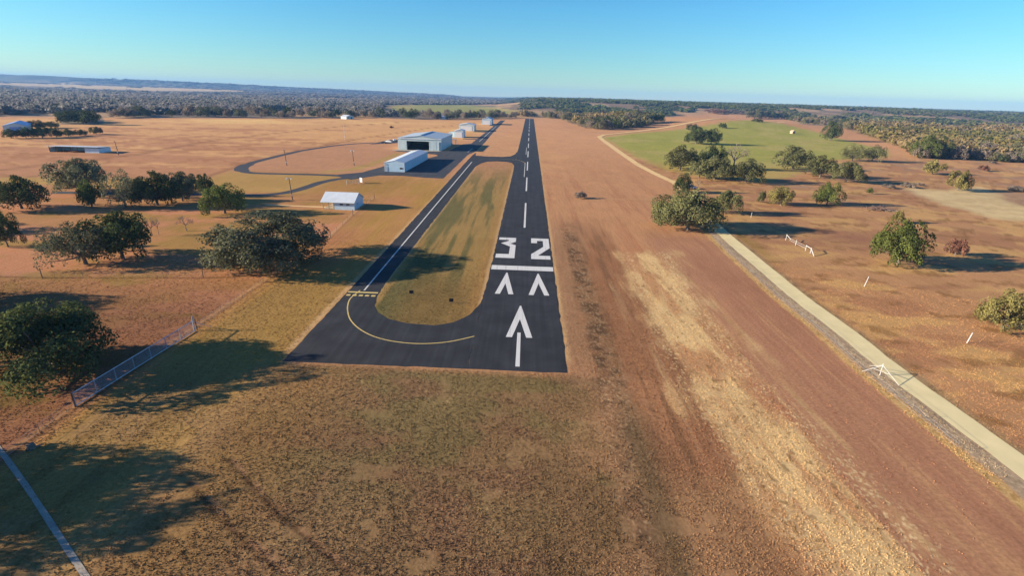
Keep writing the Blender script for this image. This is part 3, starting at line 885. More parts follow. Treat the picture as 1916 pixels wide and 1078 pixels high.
def gable_roof(w, l, eave, ridge, over=0.3, t=0.16, over_y=0.3):
    mb = MB(); a = w / 2; sl = (ridge - eave) / a
    e = eave - sl * over
    mb.prism_y([(-a - over, e + 0.02), (0, ridge + 0.02), (0, ridge + 0.02 + t), (-a - over, e + 0.02 + t)], -over_y, l + over_y)
    mb.prism_y([(0, ridge + 0.021), (a + over, e + 0.02), (a + over, e + 0.02 + t), (0, ridge + 0.019 + t)], -over_y, l + over_y)
    return mb


# the big hangar with its door open
hg = empty('hangar', (-70.6, 340.5, 0), math.radians(-1.0), 'large pale blue metal hangar with one wide dark door standing open', 'hangar')
W_, L_ = 28.0, 44.5
op = (-8.2, 6.2, 5.6)
gable_shell(W_, L_, 7.3, 8.9, op).build('wall', M['wall_pale'], hg)
gable_roof(W_, L_, 7.3, 8.9, 0.25).build('roof', M['roof_grey'], hg)
MB().box(-14.2, 14.2, -0.36, -0.31, 6.9, 7.35).build('fascia', M['trim'], hg)
MB().box(14.26, 14.42, -0.2, L_ + 0.2, 7.05, 7.25).build('gutter', M['trim'], hg)
dp = MB().box(6.5, 12.6, -0.45, -0.30, 0.1, 5.9).build('door_panel', M['wall_pale'], hg)
dr = MB()
for q in range(4): dr.box(6.5 + q * 2.02, 6.62 + q * 2.02, -0.50, -0.45, 0.1, 5.9)
dr.build('door_rib', M['trim'], dp)
MB().box(-13.9, -8.5, -0.45, -0.30, 0.1, 5.9).build('door_panel', M['wall_pale'], hg)
MB().box(-13.8, 13.8, 0.22, L_ - 0.3, -0.02, 0.05).build('floor', M['hangar_floor'], hg)
for sx in (-1, 1):
    MB().box(sx * 14.0 - 0.12, sx * 14.0 + 0.12, -0.06, 0.1, 0, 7.25).build('corner_trim', M['trim'], hg)
MB().box(-8.4, -8.2, -0.12, -0.01, 0, 5.8).build('door_jamb', M['trim'], hg)
MB().box(6.2, 6.4, -0.12, -0.01, 0, 5.8).build('door_jamb', M['trim'], hg)
MB().box(14.02, 14.10, 12, 13, 0.05, 2.15).build('side_door', M['trim'], hg)
MB().box(-0.5, 0.5, 3, 41, 9.05, 9.4).build('ridge_vent', M['roof_grey'], hg)
# long hangar building
tg = empty('hangar', (-62.2, 241.2, 0), math.radians(-1.2), 'long narrow pale blue metal building with small dark window in its near end', 'hangar')
W_, L_ = 9.2, 52.0
gable_shell(W_, L_, 4.1, 5.0).build('wall', M['wall'], tg)
gable_roof(W_, L_, 4.1, 5.0, 0.12, 0.14, 0.1).build('roof', M['roof'], tg)
window(tg, 2.4, 4.0, 0, 1.2, 2.1)
gd = MB().box(-3.9, -3.0, -0.06, 0.0, 0.1, 2.3).build('door', M['steel'], tg); MB().box(-3.15, -3.08, -0.12, -0.06, 1.0, 1.15).build('handle', M['black'], gd)
MB().box(-3.9, -3.0, -0.05, 0.0, 2.6, 3.6).build('vent', M['steel'], tg)
MB().box(-4.75, -4.62, -0.11, L_ + 0.1, 3.98, 4.08).build('gutter', M['trim'], tg)
MB().box(4.62, 4.75, -0.11, L_ + 0.1, 3.98, 4.08).build('gutter', M['trim'], tg)
for sx in (-1, 1):
    MB().box(sx * 4.6 - 0.09, sx * 4.6 + 0.09, -0.05, 0.09, 0, 4.05).build('corner_trim', M['trim'], tg)
for q in range(4):
    y0 = 3 + q * 12.4
    MB().box(4.6, 4.68, y0, y0 + 10.6, 0.1, 3.6).build('bay_door', M['wall'], tg)
# cabin with porch: ridge runs east-west, so build turned by -90 degrees (front of the shell faces +x)
cb = empty('cabin', (-53.6, 161.0, 0), math.radians(90), 'small pale blue cabin with white metal roof and wooden porch', 'cabin')
W_, L_ = 9.0, 6.3
gable_shell(W_, L_, 2.5, 4.6).build('wall', M['wall'], cb)
gable_roof(W_, 10.2, 2.5, 4.6, 0.55, 0.14, 0.25).build('roof', M['roof'], cb)
for q in (2.0, 4.0):
    f = MB(); f.box(-4.57, -4.49, q - 0.6, q + 0.6, 1.45, 2.0); wob = f.build('window', M['trim'], cb)
    MB().box(-4.60, -4.571, q - 0.52, q + 0.52, 1.52, 1.93).build('pane', M['glass'], wob)
f = MB().box(-2.2, -1.2, -0.06, 0.0, 1.3, 1.9).build('window', M['trim'], cb); MB().box(-2.1, -1.3, -0.08, -0.061, 1.37, 1.83).build('pane', M['glass'], f)
MB().box(-4.5, 4.5, 6.32, 10.1, 0.0, 0.14).build('porch_deck', M['lightwood'], cb)
for (px_, py_) in ((-4.4, 9.9), (-4.4, 8.1), (4.4, 9.9), (0.0, 9.9), (-4.4, 6.5)):
    MB().box(px_ - 0.09, px_ + 0.09, py_ - 0.09, py_ + 0.09, 0.14, 2.5 if abs(px_) > 1 else 4.4).build('porch_post', M['lightwood'], cb)
rl = MB(); rl.box(-4.44, -4.38, 6.7, 9.8, 0.95, 1.03); rl.box(-4.44, -4.38, 6.7, 9.8, 0.45, 0.51); rl.build('porch_rail', M['lightwood'], cb)
d_ = MB().box(-2.4, -1.4, 6.30, 6.36, 0.15, 2.2).build('door', M['lightwood'], cb); MB().box(-1.55, -1.48, 6.36, 6.42, 1.1, 1.2).build('handle', M['black'], d_)


def small_hangar(px, py, w, l, eave, ridge, label, mat='wall', lean=None, rz=-0.01):
    p = at(px, py)
    e = empty('small_hangar', tuple(p), rz, label, 'hangar', 'small hangars along the far lane')
    gable_shell(w, l, eave, ridge).build('wall', M[mat], e)
    gable_roof(w, l, eave, ridge, 0.2).build('roof', M['roof'], e)
    MB().box(-w * 0.36, w * 0.36, -0.12, 0.0, 0.05, eave * 0.8).build('hangar_door', M['trim'], e)
    MB().box(-w / 2 - 0.05, w / 2 + 0.05, -0.26, -0.2, eave - 0.3, eave).build('fascia', M['trim'], e)
    if lean:
        MB().box(-w / 2 - lean, -w / 2 - 0.01, 2, l - 2, 0, eave * 0.72).build('lean_to', M['wall_pale'], e)
    return e


small_hangar(858.5, 257.5, 7.6, 14, 5.6, 6.4, 'pale blue hangar with low lean-to just behind the largest hangar', 'wall', 5.2)
small_hangar(873, 244.8, 15.5, 18, 5.8, 7.2, 'cream white wide hangar second in the row beyond the largest hangar', 'wall_pale')
small_hangar(911, 233.0, 12.0, 26, 6.2, 8.4, 'white gabled hangar farthest along the lane by the woods', 'wall', 0)

# white barn on the left edge
p = flat(30, 246)
bn = empty('barn', (p[0], p[1], 0), math.radians(38), 'long white metal barn with blue end behind a row of trees', 'barn')
gable_shell(13, 34, 4.0, 6.0).build('wall', M['wall_pale'], bn); gable_roof(13, 34, 4.0, 6.0, 0.3).build('roof', M['bluewall'], bn)
for q in range(4):
    window(bn, 4 + q * 7, 6.4 + q * 7, 6.5, 1.2, 2.8, 'x')
MB().box(-3, 3, -0.1, 0, 0.1, 3.2).build('barn_door', M['bluewall'], bn)
# long open fronted shed in the pasture
a, b = flat(92, 284), flat(186, 286.5)
ang = math.atan2(b[1] - a[1], b[0] - a[0])
sh = empty('shed', tuple(a), ang, 'long low grey shed with dark open front alone in the brown pasture', 'shed')
LL = float(np.linalg.norm(b - a))
m_ = MB(); m_.box(0, LL, 8.6, 8.8, 0, 2.4); m_.box(0, 0.2, 0.4, 8.6, 0, 2.4); m_.box(LL - 0.2, LL, 0.0, 8.6, 0, 2.4); m_.box(LL * 0.72, LL - 0.2, 0.0, 0.2, 0, 2.5)
m_.build('wall', M['wall'], sh)
MB().prism_x([(-0.8, 3.05), (9.3, 2.45), (9.3, 2.6), (-0.8, 3.2)], -0.4, LL + 0.4).build('roof', M['roof'], sh)
for q in range(6):
    MB().box(0.3 + q * LL * 0.14, 0.5 + q * LL * 0.14, 0.0, 0.2, 0, 3.0).build('post', M['wood'], sh)


def cottage(px, py, w, l, h, label, wall='tan', roof='roof_grey', rz=0.2):
    p = at(px, py)
    e = empty('house', tuple(p), rz, label, 'house')
    gable_shell(w, l, h, h * 1.55).build('wall', M[wall], e); gable_roof(w, l, h, h * 1.55, 0.4).build('roof', M[roof], e)
    window(e, -w * 0.3, -w * 0.08, 0, h * 0.35, h * 0.75)
    MB().box(w * 0.12, w * 0.3, -0.06, 0, 0.05, h * 0.75).build('door', M['wood'], e)
    return e


cottage(1485, 250, 3.6, 4.2, 2.4, 'small tan stone hut at the edge of the green field', 'tan', 'tan', 0.3)
cottage(1350, 216.5, 9, 7, 3.0, 'tan house with reddish trees on the crest of the knoll', 'tan', 'roof_grey', 0.2)
cottage(655, 222.5, 14, 9, 3.2, 'pale cream house at the wood edge beyond the pasture mast', 'wall_pale', 'roof', 1.2)
cottage(836, 223, 13, 9, 3.0, 'white house half hidden in woods above the second small hangar', 'trim', 'roof', 1.4)
cottage(1268, 189.5, 16, 10, 3.6, 'tiny white house on the dark wooded hill right of the runway', 'trim', 'roof', 1.3)
cottage(1395, 204, 18, 10, 3.6, 'tiny white house in far woods behind the evergreen on the knoll', 'trim', 'roof', 1.5)


# ------------------------------------------------------------------ vehicles
def car(px, py, label, mat, truck, rz, name):
    p = at(px, py)
    e = empty(name, tuple(p), rz, label, 'pickup' if truck else 'car')
    body = MB(); cab = MB()
    if truck:
        body.prism_x([(-2.7, 0.5), (2.75, 0.5), (2.75, 0.95), (1.3, 1.15), (-2.7, 1.12)], -0.95, 0.95)
        cab.prism_x([(-0.7, 1.12), (1.35, 1.14), (0.75, 1.80), (-0.6, 1.82)], -0.82, 0.82)
        b_ = body.build('body', mat, e, bevel=0.06)
        MB().box(-0.8, 0.8, -2.6, -0.85, 1.121, 1.14).build('bed', M['black'], b_)
    else:
        body.prism_x([(-2.2, 0.4), (2.25, 0.4), (2.25, 0.78), (1.2, 0.98), (-2.0, 1.0), (-2.2, 0.85)], -0.88, 0.88)
        cab.prism_x([(-1.7, 1.0), (1.15, 0.98), (0.4, 1.45), (-1.1, 1.47)], -0.76, 0.76)
        body.build('body', mat, e, bevel=0.06)
    c_ = cab.build('cab', mat, e, bevel=0.05)
    z0, z1 = (1.2, 1.68) if truck else (1.04, 1.36)
    for sx in (-1, 1):
        xg, (ya, yb) = (0.82, (-0.5, 0.9)) if truck else (0.76, (-1.0, 0.4))
        MB().box(sx * xg - 0.02, sx * xg + 0.02, ya, yb, z0, z1).build('side_window', M['glass'], c_)
    for sx in (-1, 1):
        for sy in (-1.65, 1.7) if truck else (-1.35, 1.4):
            w = MB().lathe([(0.2, -0.11), (0.36, -0.11), (0.38, -0.06), (0.38, 0.06), (0.36, 0.11), (0.2, 0.11)], (sx * 0.86, sy, 0.38), 14, 'X').build('wheel', M['rubber'], e)
            MB().lathe([(0.05, -0.125), (0.2, -0.12), (0.2, 0.12), (0.05, 0.125)], (sx * 0.86, sy, 0.38), 10, 'X').build('rim', M['steel'], w)
    return e


car(727, 266.5, 'white pickup truck parked on dark pad left of the largest hangar', M['carwhite'], True, 1.3, 'pickup_truck')
car(717, 268.2, 'dark car parked beside the white pickup on the pad', M['cardark'], False, 1.4, 'parked_car')
car(738, 263.5, 'white car parked nearest the left wall of the largest hangar', M['carwhite'], False, 0.4, 'parked_car')
car(1291, 353.5, 'white pickup parked under trees beside the dirt road bend', M['carwhite'], True, 1.9, 'pickup_truck')


def tank(px, py, label, s=1.0):
    p = at(px, py); e = empty('fuel_tank', tuple(p), 0.3, label, 'tank')
    MB().lathe([(0.15, -1.3 * s), (0.5 * s, -1.2 * s), (0.6 * s, -1.0 * s), (0.6 * s, 1.0 * s), (0.5 * s, 1.2 * s), (0.15, 1.3 * s)], (0, 0, 1.15 * s), 16, 'Y').build('tank_shell', M['white'], e, True)
    for sy in (-0.8, 0.8):
        MB().box(-0.45 * s, 0.45 * s, sy * s - 0.08, sy * s + 0.08, 0, 0.75 * s).build('saddle', M['white'], e)
    MB().tube([(0, 0, 1.7 * s), (0, 0, 2.0 * s)], 0.08, 8).build('filler_cap', M['steel'], e)


tank(841, 275.5, 'small white tank nearest the front corner of the largest hangar', 0.75)
tank(845.5, 271.5, 'small white tank by the shaded wall of the largest hangar under the canopy end', 0.85)
p = at(849, 270)
cp = empty('canopy', (p[0], p[1], 0), 0.0, 'white flat canopy on posts at the rear corner of the largest hangar', 'canopy')
MB().box(-1.7, 1.9, -2, 2, 3.4, 3.65).build('canopy_roof', M['white'], cp)
for sx in (-1.5, 1.7):
    for sy in (-1.8, 1.8):
        MB().box(sx - 0.12, sx + 0.12, sy - 0.12, sy + 0.12, 0, 3.4).build('post', M['white'], cp)


# ------------------------------------------------------------------ poles, signs, fences
def utility_pole(px, py, h, lean, label, top):
    p = at(px, py)
    e = empty('utility_pole', tuple(p), 0.0, label, 'pole', 'wooden poles beside the drives')
    MB().tube([(0, 0, -0.3), (lean * 0.5, 0, h * 0.5), (lean, 0, h)], [0.19, 0.16, 0.12], 10).build('post', M['wood'], e)
    if top == 'lamp':
        MB().box(lean - 1.0, lean + 1.0, -0.09, 0.09, h - 0.25, h - 0.08).build('crossarm', M['white'], e)
        MB().lathe([(0.1, 0), (0.28, 0.05), (0.2, 0.3), (0.05, 0.35)], (lean - 0.8, 0, h - 0.62), 12).build('lamp', M['white'], e)
        MB().lathe([(0.1, 0), (0.28, 0.05), (0.2, 0.3), (0.05, 0.35)], (lean + 0.8, 0, h - 0.62), 12).build('lamp', M['white'], e)
    else:
        MB().box(lean - 0.8, lean + 0.8, -0.08, 0.08, h - 0.5, h - 0.36).build('crossarm', M['wood'], e)
        for sx in (-0.65, 0, 0.65):
            MB().lathe([(0.05, 0), (0.07, 0.1), (0.04, 0.2)], (lean + sx, 0, h - 0.36), 8).build('insulator', M['steel'], e)
    MB().box(-0.2, 0.2, -0.34, -0.17, 1.4, 2.0).build('meter_box', M['steel'], e)
    return e


utility_pole(547.5, 374, 7.4, -0.35, 'wooden pole with white lamp arm behind the small cabin beside the drive', 'lamp')
utility_pole(537, 310, 7.6, -0.5, 'wooden pole standing inside the dark looping drive', 'arm')
utility_pole(663, 310, 7.6, -0.5, 'wooden pole with white lamp arm left of the long narrow building', 'lamp')
utility_pole(222, 290, 7.2, -0.4, 'wooden pole at the right end of the long grey shed', 'arm')
p = at(645.5, 262)
ms = empty('mast', tuple(p), 0, 'tall thin faded orange mast standing in the brown pasture', 'mast')
MB().tube([(0, 0, 0), (0, 0, 11.5)], [0.16, 0.10], 8).build('post', M['red_white'], ms)
for q in range(3): MB().lathe([(0.15, 0), (0.2, 0.05), (0.2, 1.1), (0.15, 1.15)], (0, 0, 2.0 + 3.3 * q), 10).build('band', M['white'], ms)
MB().box(-0.5, 0.5, -0.05, 0.05, 11.2, 11.3).build('crossbar', M['white'], ms)

p = at(676, 342.5)
sg = empty('sign', (p[0], p[1], 0), -0.75, 'blank white square sign panel at the end of the pipe gate', 'sign')
MB().box(-0.95, 0.95, -0.05, 0.05, 0.35, 2.15).build('panel', M['white'], sg, bevel=0.01)
for sx in (-0.8, 0.8): MB().tube([(sx, 0.1, 0), (sx, 0.1, 2.2)], 0.05, 8).build('post', M['steel'], sg)
a, b = flat(649, 345.5), flat(671, 344)
gt = empty('pipe_gate', tuple(a), math.atan2(b[1] - a[1], b[0] - a[0]), 'white pipe gate beside the white sign panel', 'gate')
GL = float(np.linalg.norm(b - a))
gf = MB()
for z_ in (0.35, 0.7, 1.05, 1.45): gf.tube([(0.1, 0, z_), (GL - 0.1, 0, z_)], 0.035, 6)
for q in range(5): gf.tube([(0.1 + (GL - 0.2) * q / 4, 0, 0.3), (0.1 + (GL - 0.2) * q / 4, 0, 1.48)], 0.035, 6)
gf.build('gate_leaf', M['white'], gt)
for xx in (0, GL): MB().tube([(xx, 0, 0), (xx, 0, 1.75)], 0.09, 8).build('post', M['white'], gt)

# chain link panel fence beside the large oak, lying in its shadow
a, b = np.array([-51.05, 48.8, 0]), np.array([-49.75, 69.0, 0])
FL = float(np.linalg.norm(b - a)); fa = math.atan2(b[1] - a[1], b[0] - a[0])
cf = empty('chain_link_fence', tuple(a), fa, 'grey chain link fence run with top and bottom rails in the big oak shadow', 'fence')
FH = 1.75
MB().tube([(0, 0, FH), (FL, 0, FH)], 0.055, 8).build('top_rail', M['steel'], cf)
MB().tube([(0, 0, 0.12), (FL, 0, 0.12)], 0.055, 8).build('bottom_rail', M['steel'], cf)
for q in range(8):
    xx = FL * q / 7
    MB().tube([(xx, 0.07, 0), (xx, 0.07, FH + 0.05)], 0.05 if 0 < q < 7 else 0.085, 8).build('post', M['steel'], cf)
ch = MB()
st = 0.16
n_ = int(FL / st)
for q in range(-11, n_):
    for sgn in (1, -1):
        x0 = q * st; x1 = x0 + (FH - 0.12)
        za, zb = (0.12, FH) if sgn > 0 else (FH, 0.12)
        t0 = max(0, -x0 / (x1 - x0)); t1 = min(1, (FL - x0) / (x1 - x0))
        if t1 <= t0: continue
        pa = (x0 + (x1 - x0) * t0, 0, za + (zb - za) * t0); pb = (x0 + (x1 - x0) * t1, 0, za + (zb - za) * t1)
        ch.tube([pa, pb], 0.006, 3, False)
ch.build('chain_mesh', M['steel'], cf)
for (sx, dx, dy) in ((FL, 1.8, -1.5), (FL, 1.6, 1.4)):
    MB().tube([(sx, 0, FH * 0.9), (sx + dx, dy, 0.05)], 0.04, 6).build('brace', M['steel'], cf)
MB().tube([(FL, 0, 0), (FL, 0, 2.5)], 0.09, 8).build('end_post', M['steel'], cf)


def wire_fence(pts, step, label, h=1.25, tall=()):
    base = np.array(pts[0], float)
    e = empty('wire_fence', (base[0], base[1], 0), 0, label, 'fence')
    seg = [np.array(p, float) - base for p in pts]
    allp = []
    for i in range(len(seg) - 1):
        L_ = np.linalg.norm(seg[i + 1] - seg[i]); k = max(1, int(round(L_ / step)))
        for q in range(k): allp.append(seg[i] + (seg[i + 1] - seg[i]) * q / k)
    allp.append(seg[-1])
    for j, p in enumerate(allp):
        hh = h + RNG.normal(0, 0.05)
        big = h > 1.15 and any(np.linalg.norm(p - s_) < 0.3 for s_ in seg)
        if big: hh = 1.9
        o = MB().tube([(p[0], p[1], -0.1), (p[0] + RNG.normal(0, .04), p[1] + RNG.normal(0, .04), hh)], 0.09 if big else 0.028, 6)
        o.build('post', M['wood'], e)
    for z_ in (0.35, 0.75, 1.12):
        MB().tube([(p[0], p[1], z_ + RNG.normal(0, .015)) for p in allp], 0.009, 4).build('wire', M['steel'], e)


wire_fence([(-49.75, 69.5), (-49.4, 95.5), (-49.2, 124), (-51.7, 149), (-53, 176)], 6.0, 'thin wire fence running from the chain link fence past the oak towards the cabin')
wire_fence([(-130, 86.5), (-91.6, 88.8), (-62.5, 92.1), (-49.4, 95.5)], 7.0, 'thin wire fence with dark corner post crossing the brown yard at left')
wire_fence([(-50.6, 18), (-50.2, 38.8), (-51.05, 48.6)], 5.0, 'thin wire fence continuing south of the chain link run over the yellow grass')
p = at(59, 840)
sp = empty('tree_stump', tuple(p), 0.4, 'dark cut stump beside the fence in the lower left shade', 'stump')
MB().tube([(0, 0, -0.1), (0.02, 0, 0.25), (0, 0.03, 0.55)], [0.5, 0.36, 0.33], 10).build('stump_wood', M['bark'], sp, True)
MB().tube([(0.3, 0, 0.1), (0.9, 0.25, 0.15)], [0.14, 0.05], 6).build('root', M['bark'], sp)

# white pipe fence remains and lone posts in the east meadow
a, b = flat(1470, 449.5), flat(1524, 479)
pf = empty('pipe_fence', tuple(a), math.atan2(b[1] - a[1], b[0] - a[0]), 'broken white pipe fence with braced ends in the meadow beside the road', 'fence')
PL = float(np.linalg.norm(b - a))
for xx, hh in ((0, 1.7), (PL * 0.36, 1.5), (PL * 0.70, 1.6), (PL * 0.86, 1.5)):
    MB().tube([(xx, 0, 0), (xx + 0.05, 0.03, hh)], 0.075, 8).build('post', M['white'], pf)
MB().tube([(0, 0, 1.5), (PL * 0.16, 0.1, 0.9)], 0.08, 6).build('brace', M['white'], pf)
MB().tube([(PL * 0.70, 0, 1.4), (PL * 0.86, 0, 1.25)], 0.08, 6).build('brace', M['white'], pf)
MB().tube([(PL * 0.86, 0, 1.3), (PL * 1.02, -0.3, 0.05)], 0.10, 6).build('brace', M['white'], pf)
MB().tube([(PL * 0.12, 0.05, 1.0), (PL * 0.70, 0, 1.15)], 0.03, 6).build('rail', M['white'], pf)
MB().tube([(PL * 0.12, 0.05, 0.55), (PL * 0.70, 0, 0.65)], 0.03, 6).build('rail', M['white'], pf)
for (px_, py_, hh, lx, label) in ((1617, 536, 2.1, 0.45, 'leaning white post with clods at its foot east of the road'),
                                  (1809, 642, 1.7, 0.40, 'leaning white post by a line of clods below the yellow green tree'),
                                  (1405, 407, 1.6, 0.1, 'white post standing at the edge of a tree shadow near the large roadside oak')):
    q = at(px_, py_)
    e = empty('marker_post', tuple(q), 0, label, 'post')
    MB().tube([(0, 0, -0.1), (lx, 0.1, hh)], [0.075, 0.06], 8).build('post', M['white'], e)
    MB().lathe([(0.07, 0), (0.08, 0.05), (0.03, 0.1)], (lx, 0.1, hh - 0.01), 8).build('post_cap', M['steel'], e)
wire_fence([(flat(*q)[0] - 4.9, flat(*q)[1]) for q in ((1876, 846), (1670, 694), (1581, 620), (1499, 560), (1419, 493), (1369, 451))], 7.0, 'thin wire fence on the yellow grass strip between red soil and gravel road', 1.1)
q = at(1646, 703)
br = empty('fence_brace', tuple(q), 0, 'white three legged fence corner brace on the yellow strip beside the road', 'fence')
MB().tube([(0, 0, 0), (0, 0, 1.9)], 0.055, 8).build('post', M['white'], br)
for (dx, dy) in ((-1.9, 0.9), (0.9, -2.6), (0.2, 2.6)):
    MB().tube([(0, 0, 1.6), (dx, dy, 0.05)], 0.032, 6).build('brace', M['white'], br)
MB().tube([(-1.0, 0.5, 0.9), (0.45, -1.3, 0.85)], 0.03, 6).build('rail', M['white'], br)

for (px_, py_, label) in ((770, 551.5, 'square black marker board on the grass island nearer the taxiway'), (844.5, 567, 'square black marker board on the grass island nearer the runway')):
    q = at(px_, py_)
    e = empty('marker_board', tuple(q), 0.1, label, 'marker', 'marker boards on the grass island')
    MB().box(-0.38, 0.38, -0.06, 0.06, 0.25, 0.85).build('panel', M['black'], e, bevel=0.01)
    for sx in (-0.25, 0.25): MB().box(sx - 0.03, sx + 0.03, -0.03, 0.03, 0, 0.25).build('leg', M['steel'], e)


# ------------------------------------------------------------------ trees
def quads(cent, nrm, size, rng):
    n = len(cent)
    nrm = nrm / (np.linalg.norm(nrm, axis=1, keepdims=True) + 1e-9)
    t = rng.normal(size=(n, 3)); t -= nrm * (t * nrm).sum(1, keepdims=True); t /= np.linalg.norm(t, axis=1, keepdims=True) + 1e-9
    b = np.cross(nrm, t)
    s = (size * rng.uniform(0.6, 1.3, n))[:, None]
    a = rng.uniform(0.55, 0.9, n)[:, None]
    V = np.stack([cent - t * s, cent - b * s * a + nrm * s * 0.15, cent + t * s, cent + b * s * a + nrm * s * 0.15], 1).reshape(-1, 3)
    return V


def crown(seed, R, H, n_lobes, n_leaf, leaf, base=0.16, flat_top=0.8, fill=0.25, gaps=0.0, loose=0.55):
    rng = np.random.default_rng(seed)
    lob = []
    zc0 = H * base
    for i in range(n_lobes):
        a = 2.399963 * i + rng.normal(0, .35)
        u = (i + 0.5) / n_lobes
        ph = math.acos(max(-1, 1 - u * 1.28))               # from the top down to below the middle
        rr = rng.uniform(0.60, 0.98) * (1.0 + 0.08 * math.cos(a * 1.0 + seed))
        lr = rng.uniform(0.17, 0.32)
        lob.append((math.sin(ph) * math.cos(a) * rr * R, math.sin(ph) * math.sin(a) * rr * R,
                    H * (0.35 + rng.uniform(0.36, 0.50) * math.cos(ph) + rng.normal(0, .03)), lr * R, H * rng.uniform(0.17, 0.26)))
    lob.append((0, 0, zc0 + 0.42 * (H - zc0), 0.44 * R, 0.36 * (H - zc0)))
    lob = np.array(lob)
    w = lob[:, 3] ** 2; w /= w.sum()
    k = rng.choice(len(lob), n_leaf, p=w)
    d = rng.normal(size=(n_leaf, 3)); d /= np.linalg.norm(d, axis=1, keepdims=True)
    d[:, 2] = np.where(d[:, 2] < -0.8, -d[:, 2], d[:, 2])
    rad = np.where(rng.random(n_leaf) < fill, rng.uniform(0.3, 0.9, n_leaf), rng.normal(1.0, 0.09, n_leaf))
    # clumpy surface
    cl = rng.normal(size=(len(lob) * 7, 3)); cl /= np.linalg.norm(cl, axis=1, keepdims=True)
    hit = (d @ cl.T).max(1)
    rad = rad * (0.86 + 0.22 * np.clip((hit - 0.75) / 0.25, 0, 1))
    L_ = lob[k]
    c = L_[:, :3] + d * rad[:, None] * np.stack([L_[:, 3], L_[:, 3], L_[:, 4]], 1)
    c[:, 2] = np.maximum(c[:, 2], zc0 * rng.uniform(0.5, 1.2, n_leaf))
    if gaps:
        keep = (vnoise(c[:, 0] / (R * 0.25) + 50, c[:, 2] / (R * 0.22) + c[:, 1] / (R * 0.3) + 50) > gaps)
        c = c[keep]; d = d[keep]; k = k[keep]
    nr = d + rng.normal(0, loose, c.shape); nr[:, 2] += 0.25
    V = quads(c, nr, leaf * np.ones(len(c)), rng)
    lv = rng.random(len(lob))
    var = np.clip(0.5 * rng.random(len(c)) + 0.5 * lv[k], 0, 1)
    return V, np.repeat(var, 4), lob


def crown_mesh(name, *a, **k):
    V, var, lob = crown(*a, **k)
    me = np_mesh(name, V, np.arange(len(V)).reshape(-1, 4), M['leaf_dark'], (('var', 'FLOAT', 'POINT', var),))
    return me, lob


def trunk_mesh(name, seed, R, H, lob, r0, mat='bark', stems=1):
    rng = np.random.default_rng(seed + 900); mb = MB()
    fork = H * 0.20
    for s_ in range(stems):
        ox, oy = (0, 0) if stems == 1 else (rng.normal(0, R * 0.12), rng.normal(0, R * 0.12))
        f = Vector((ox + rng.normal(0, R * 0.04), oy + rng.normal(0, R * 0.04), fork))
        mb.tube([(ox * 0.6, oy * 0.6, -0.2), (ox * 0.8, oy * 0.8, fork * 0.5), tuple(f)], [r0 * 1.25, r0 * 0.95, r0 * 0.8], 9)
        for q in range(s_, len(lob), max(1, stems)):
            if rng.random() < 0.25: continue
            e = Vector(lob[q, :3]) * 1.0; e.z -= lob[q, 4] * 0.2
            m1 = f.lerp(e, 0.45) + Vector((rng.normal(0, R * .05), rng.normal(0, R * .05), -H * 0.03))
            mb.tube([tuple(f), tuple(m1), tuple(e)], [r0 * 0.55, r0 * 0.32, r0 * 0.10], 6)
    return mb.mesh(name, M[mat])


VAR = {}


def add_var(kind, seed, R, H, nl, n, leaf, r0, **kw):
    st_ = kw.pop('stems', 1)
    me, lob = crown_mesh('crown', seed, R, H, nl, n, leaf, **kw)
    co = np.zeros(len(me.vertices) * 3, np.float32); me.vertices.foreach_get('co', co); co = co.reshape(-1, 3)
    lo, hi = np.percentile(co, 0.4, axis=0), np.percentile(co, 99.6, axis=0)
    VAR.setdefault(kind, []).append((me, trunk_mesh('trunk', seed, R, H, lob, r0, stems=st_), (hi[0] - lo[0] + hi[1] - lo[1]) / 4, hi[2]))


for s_ in range(3): add_var('oak', 11 + s_, 9.0, 10.5, 27, 30000, 0.20, 0.55, base=0.06, gaps=0.29)
for s_ in range(4): add_var('mid', 31 + s_, 6.0, 8.0, 18, 13000, 0.19, 0.32, base=0.05, gaps=0.29)
for s_ in range(3): add_var('bush', 51 + s_, 3.0, 4.0, 12, 5000, 0.14, 0.14, base=0.06, gaps=0.2, stems=2)
for s_ in range(2): add_var('sparse', 61 + s_, 6.0, 8.0, 24, 9500, 0.17, 0.30, base=0.08, gaps=0.38, fill=0.1)
for s_ in range(5): add_var('far', 71 + s_, 5.5, 7.5, 13, 2200, 0.34, 0.30, base=0.06, gaps=0.2, loose=1.0)


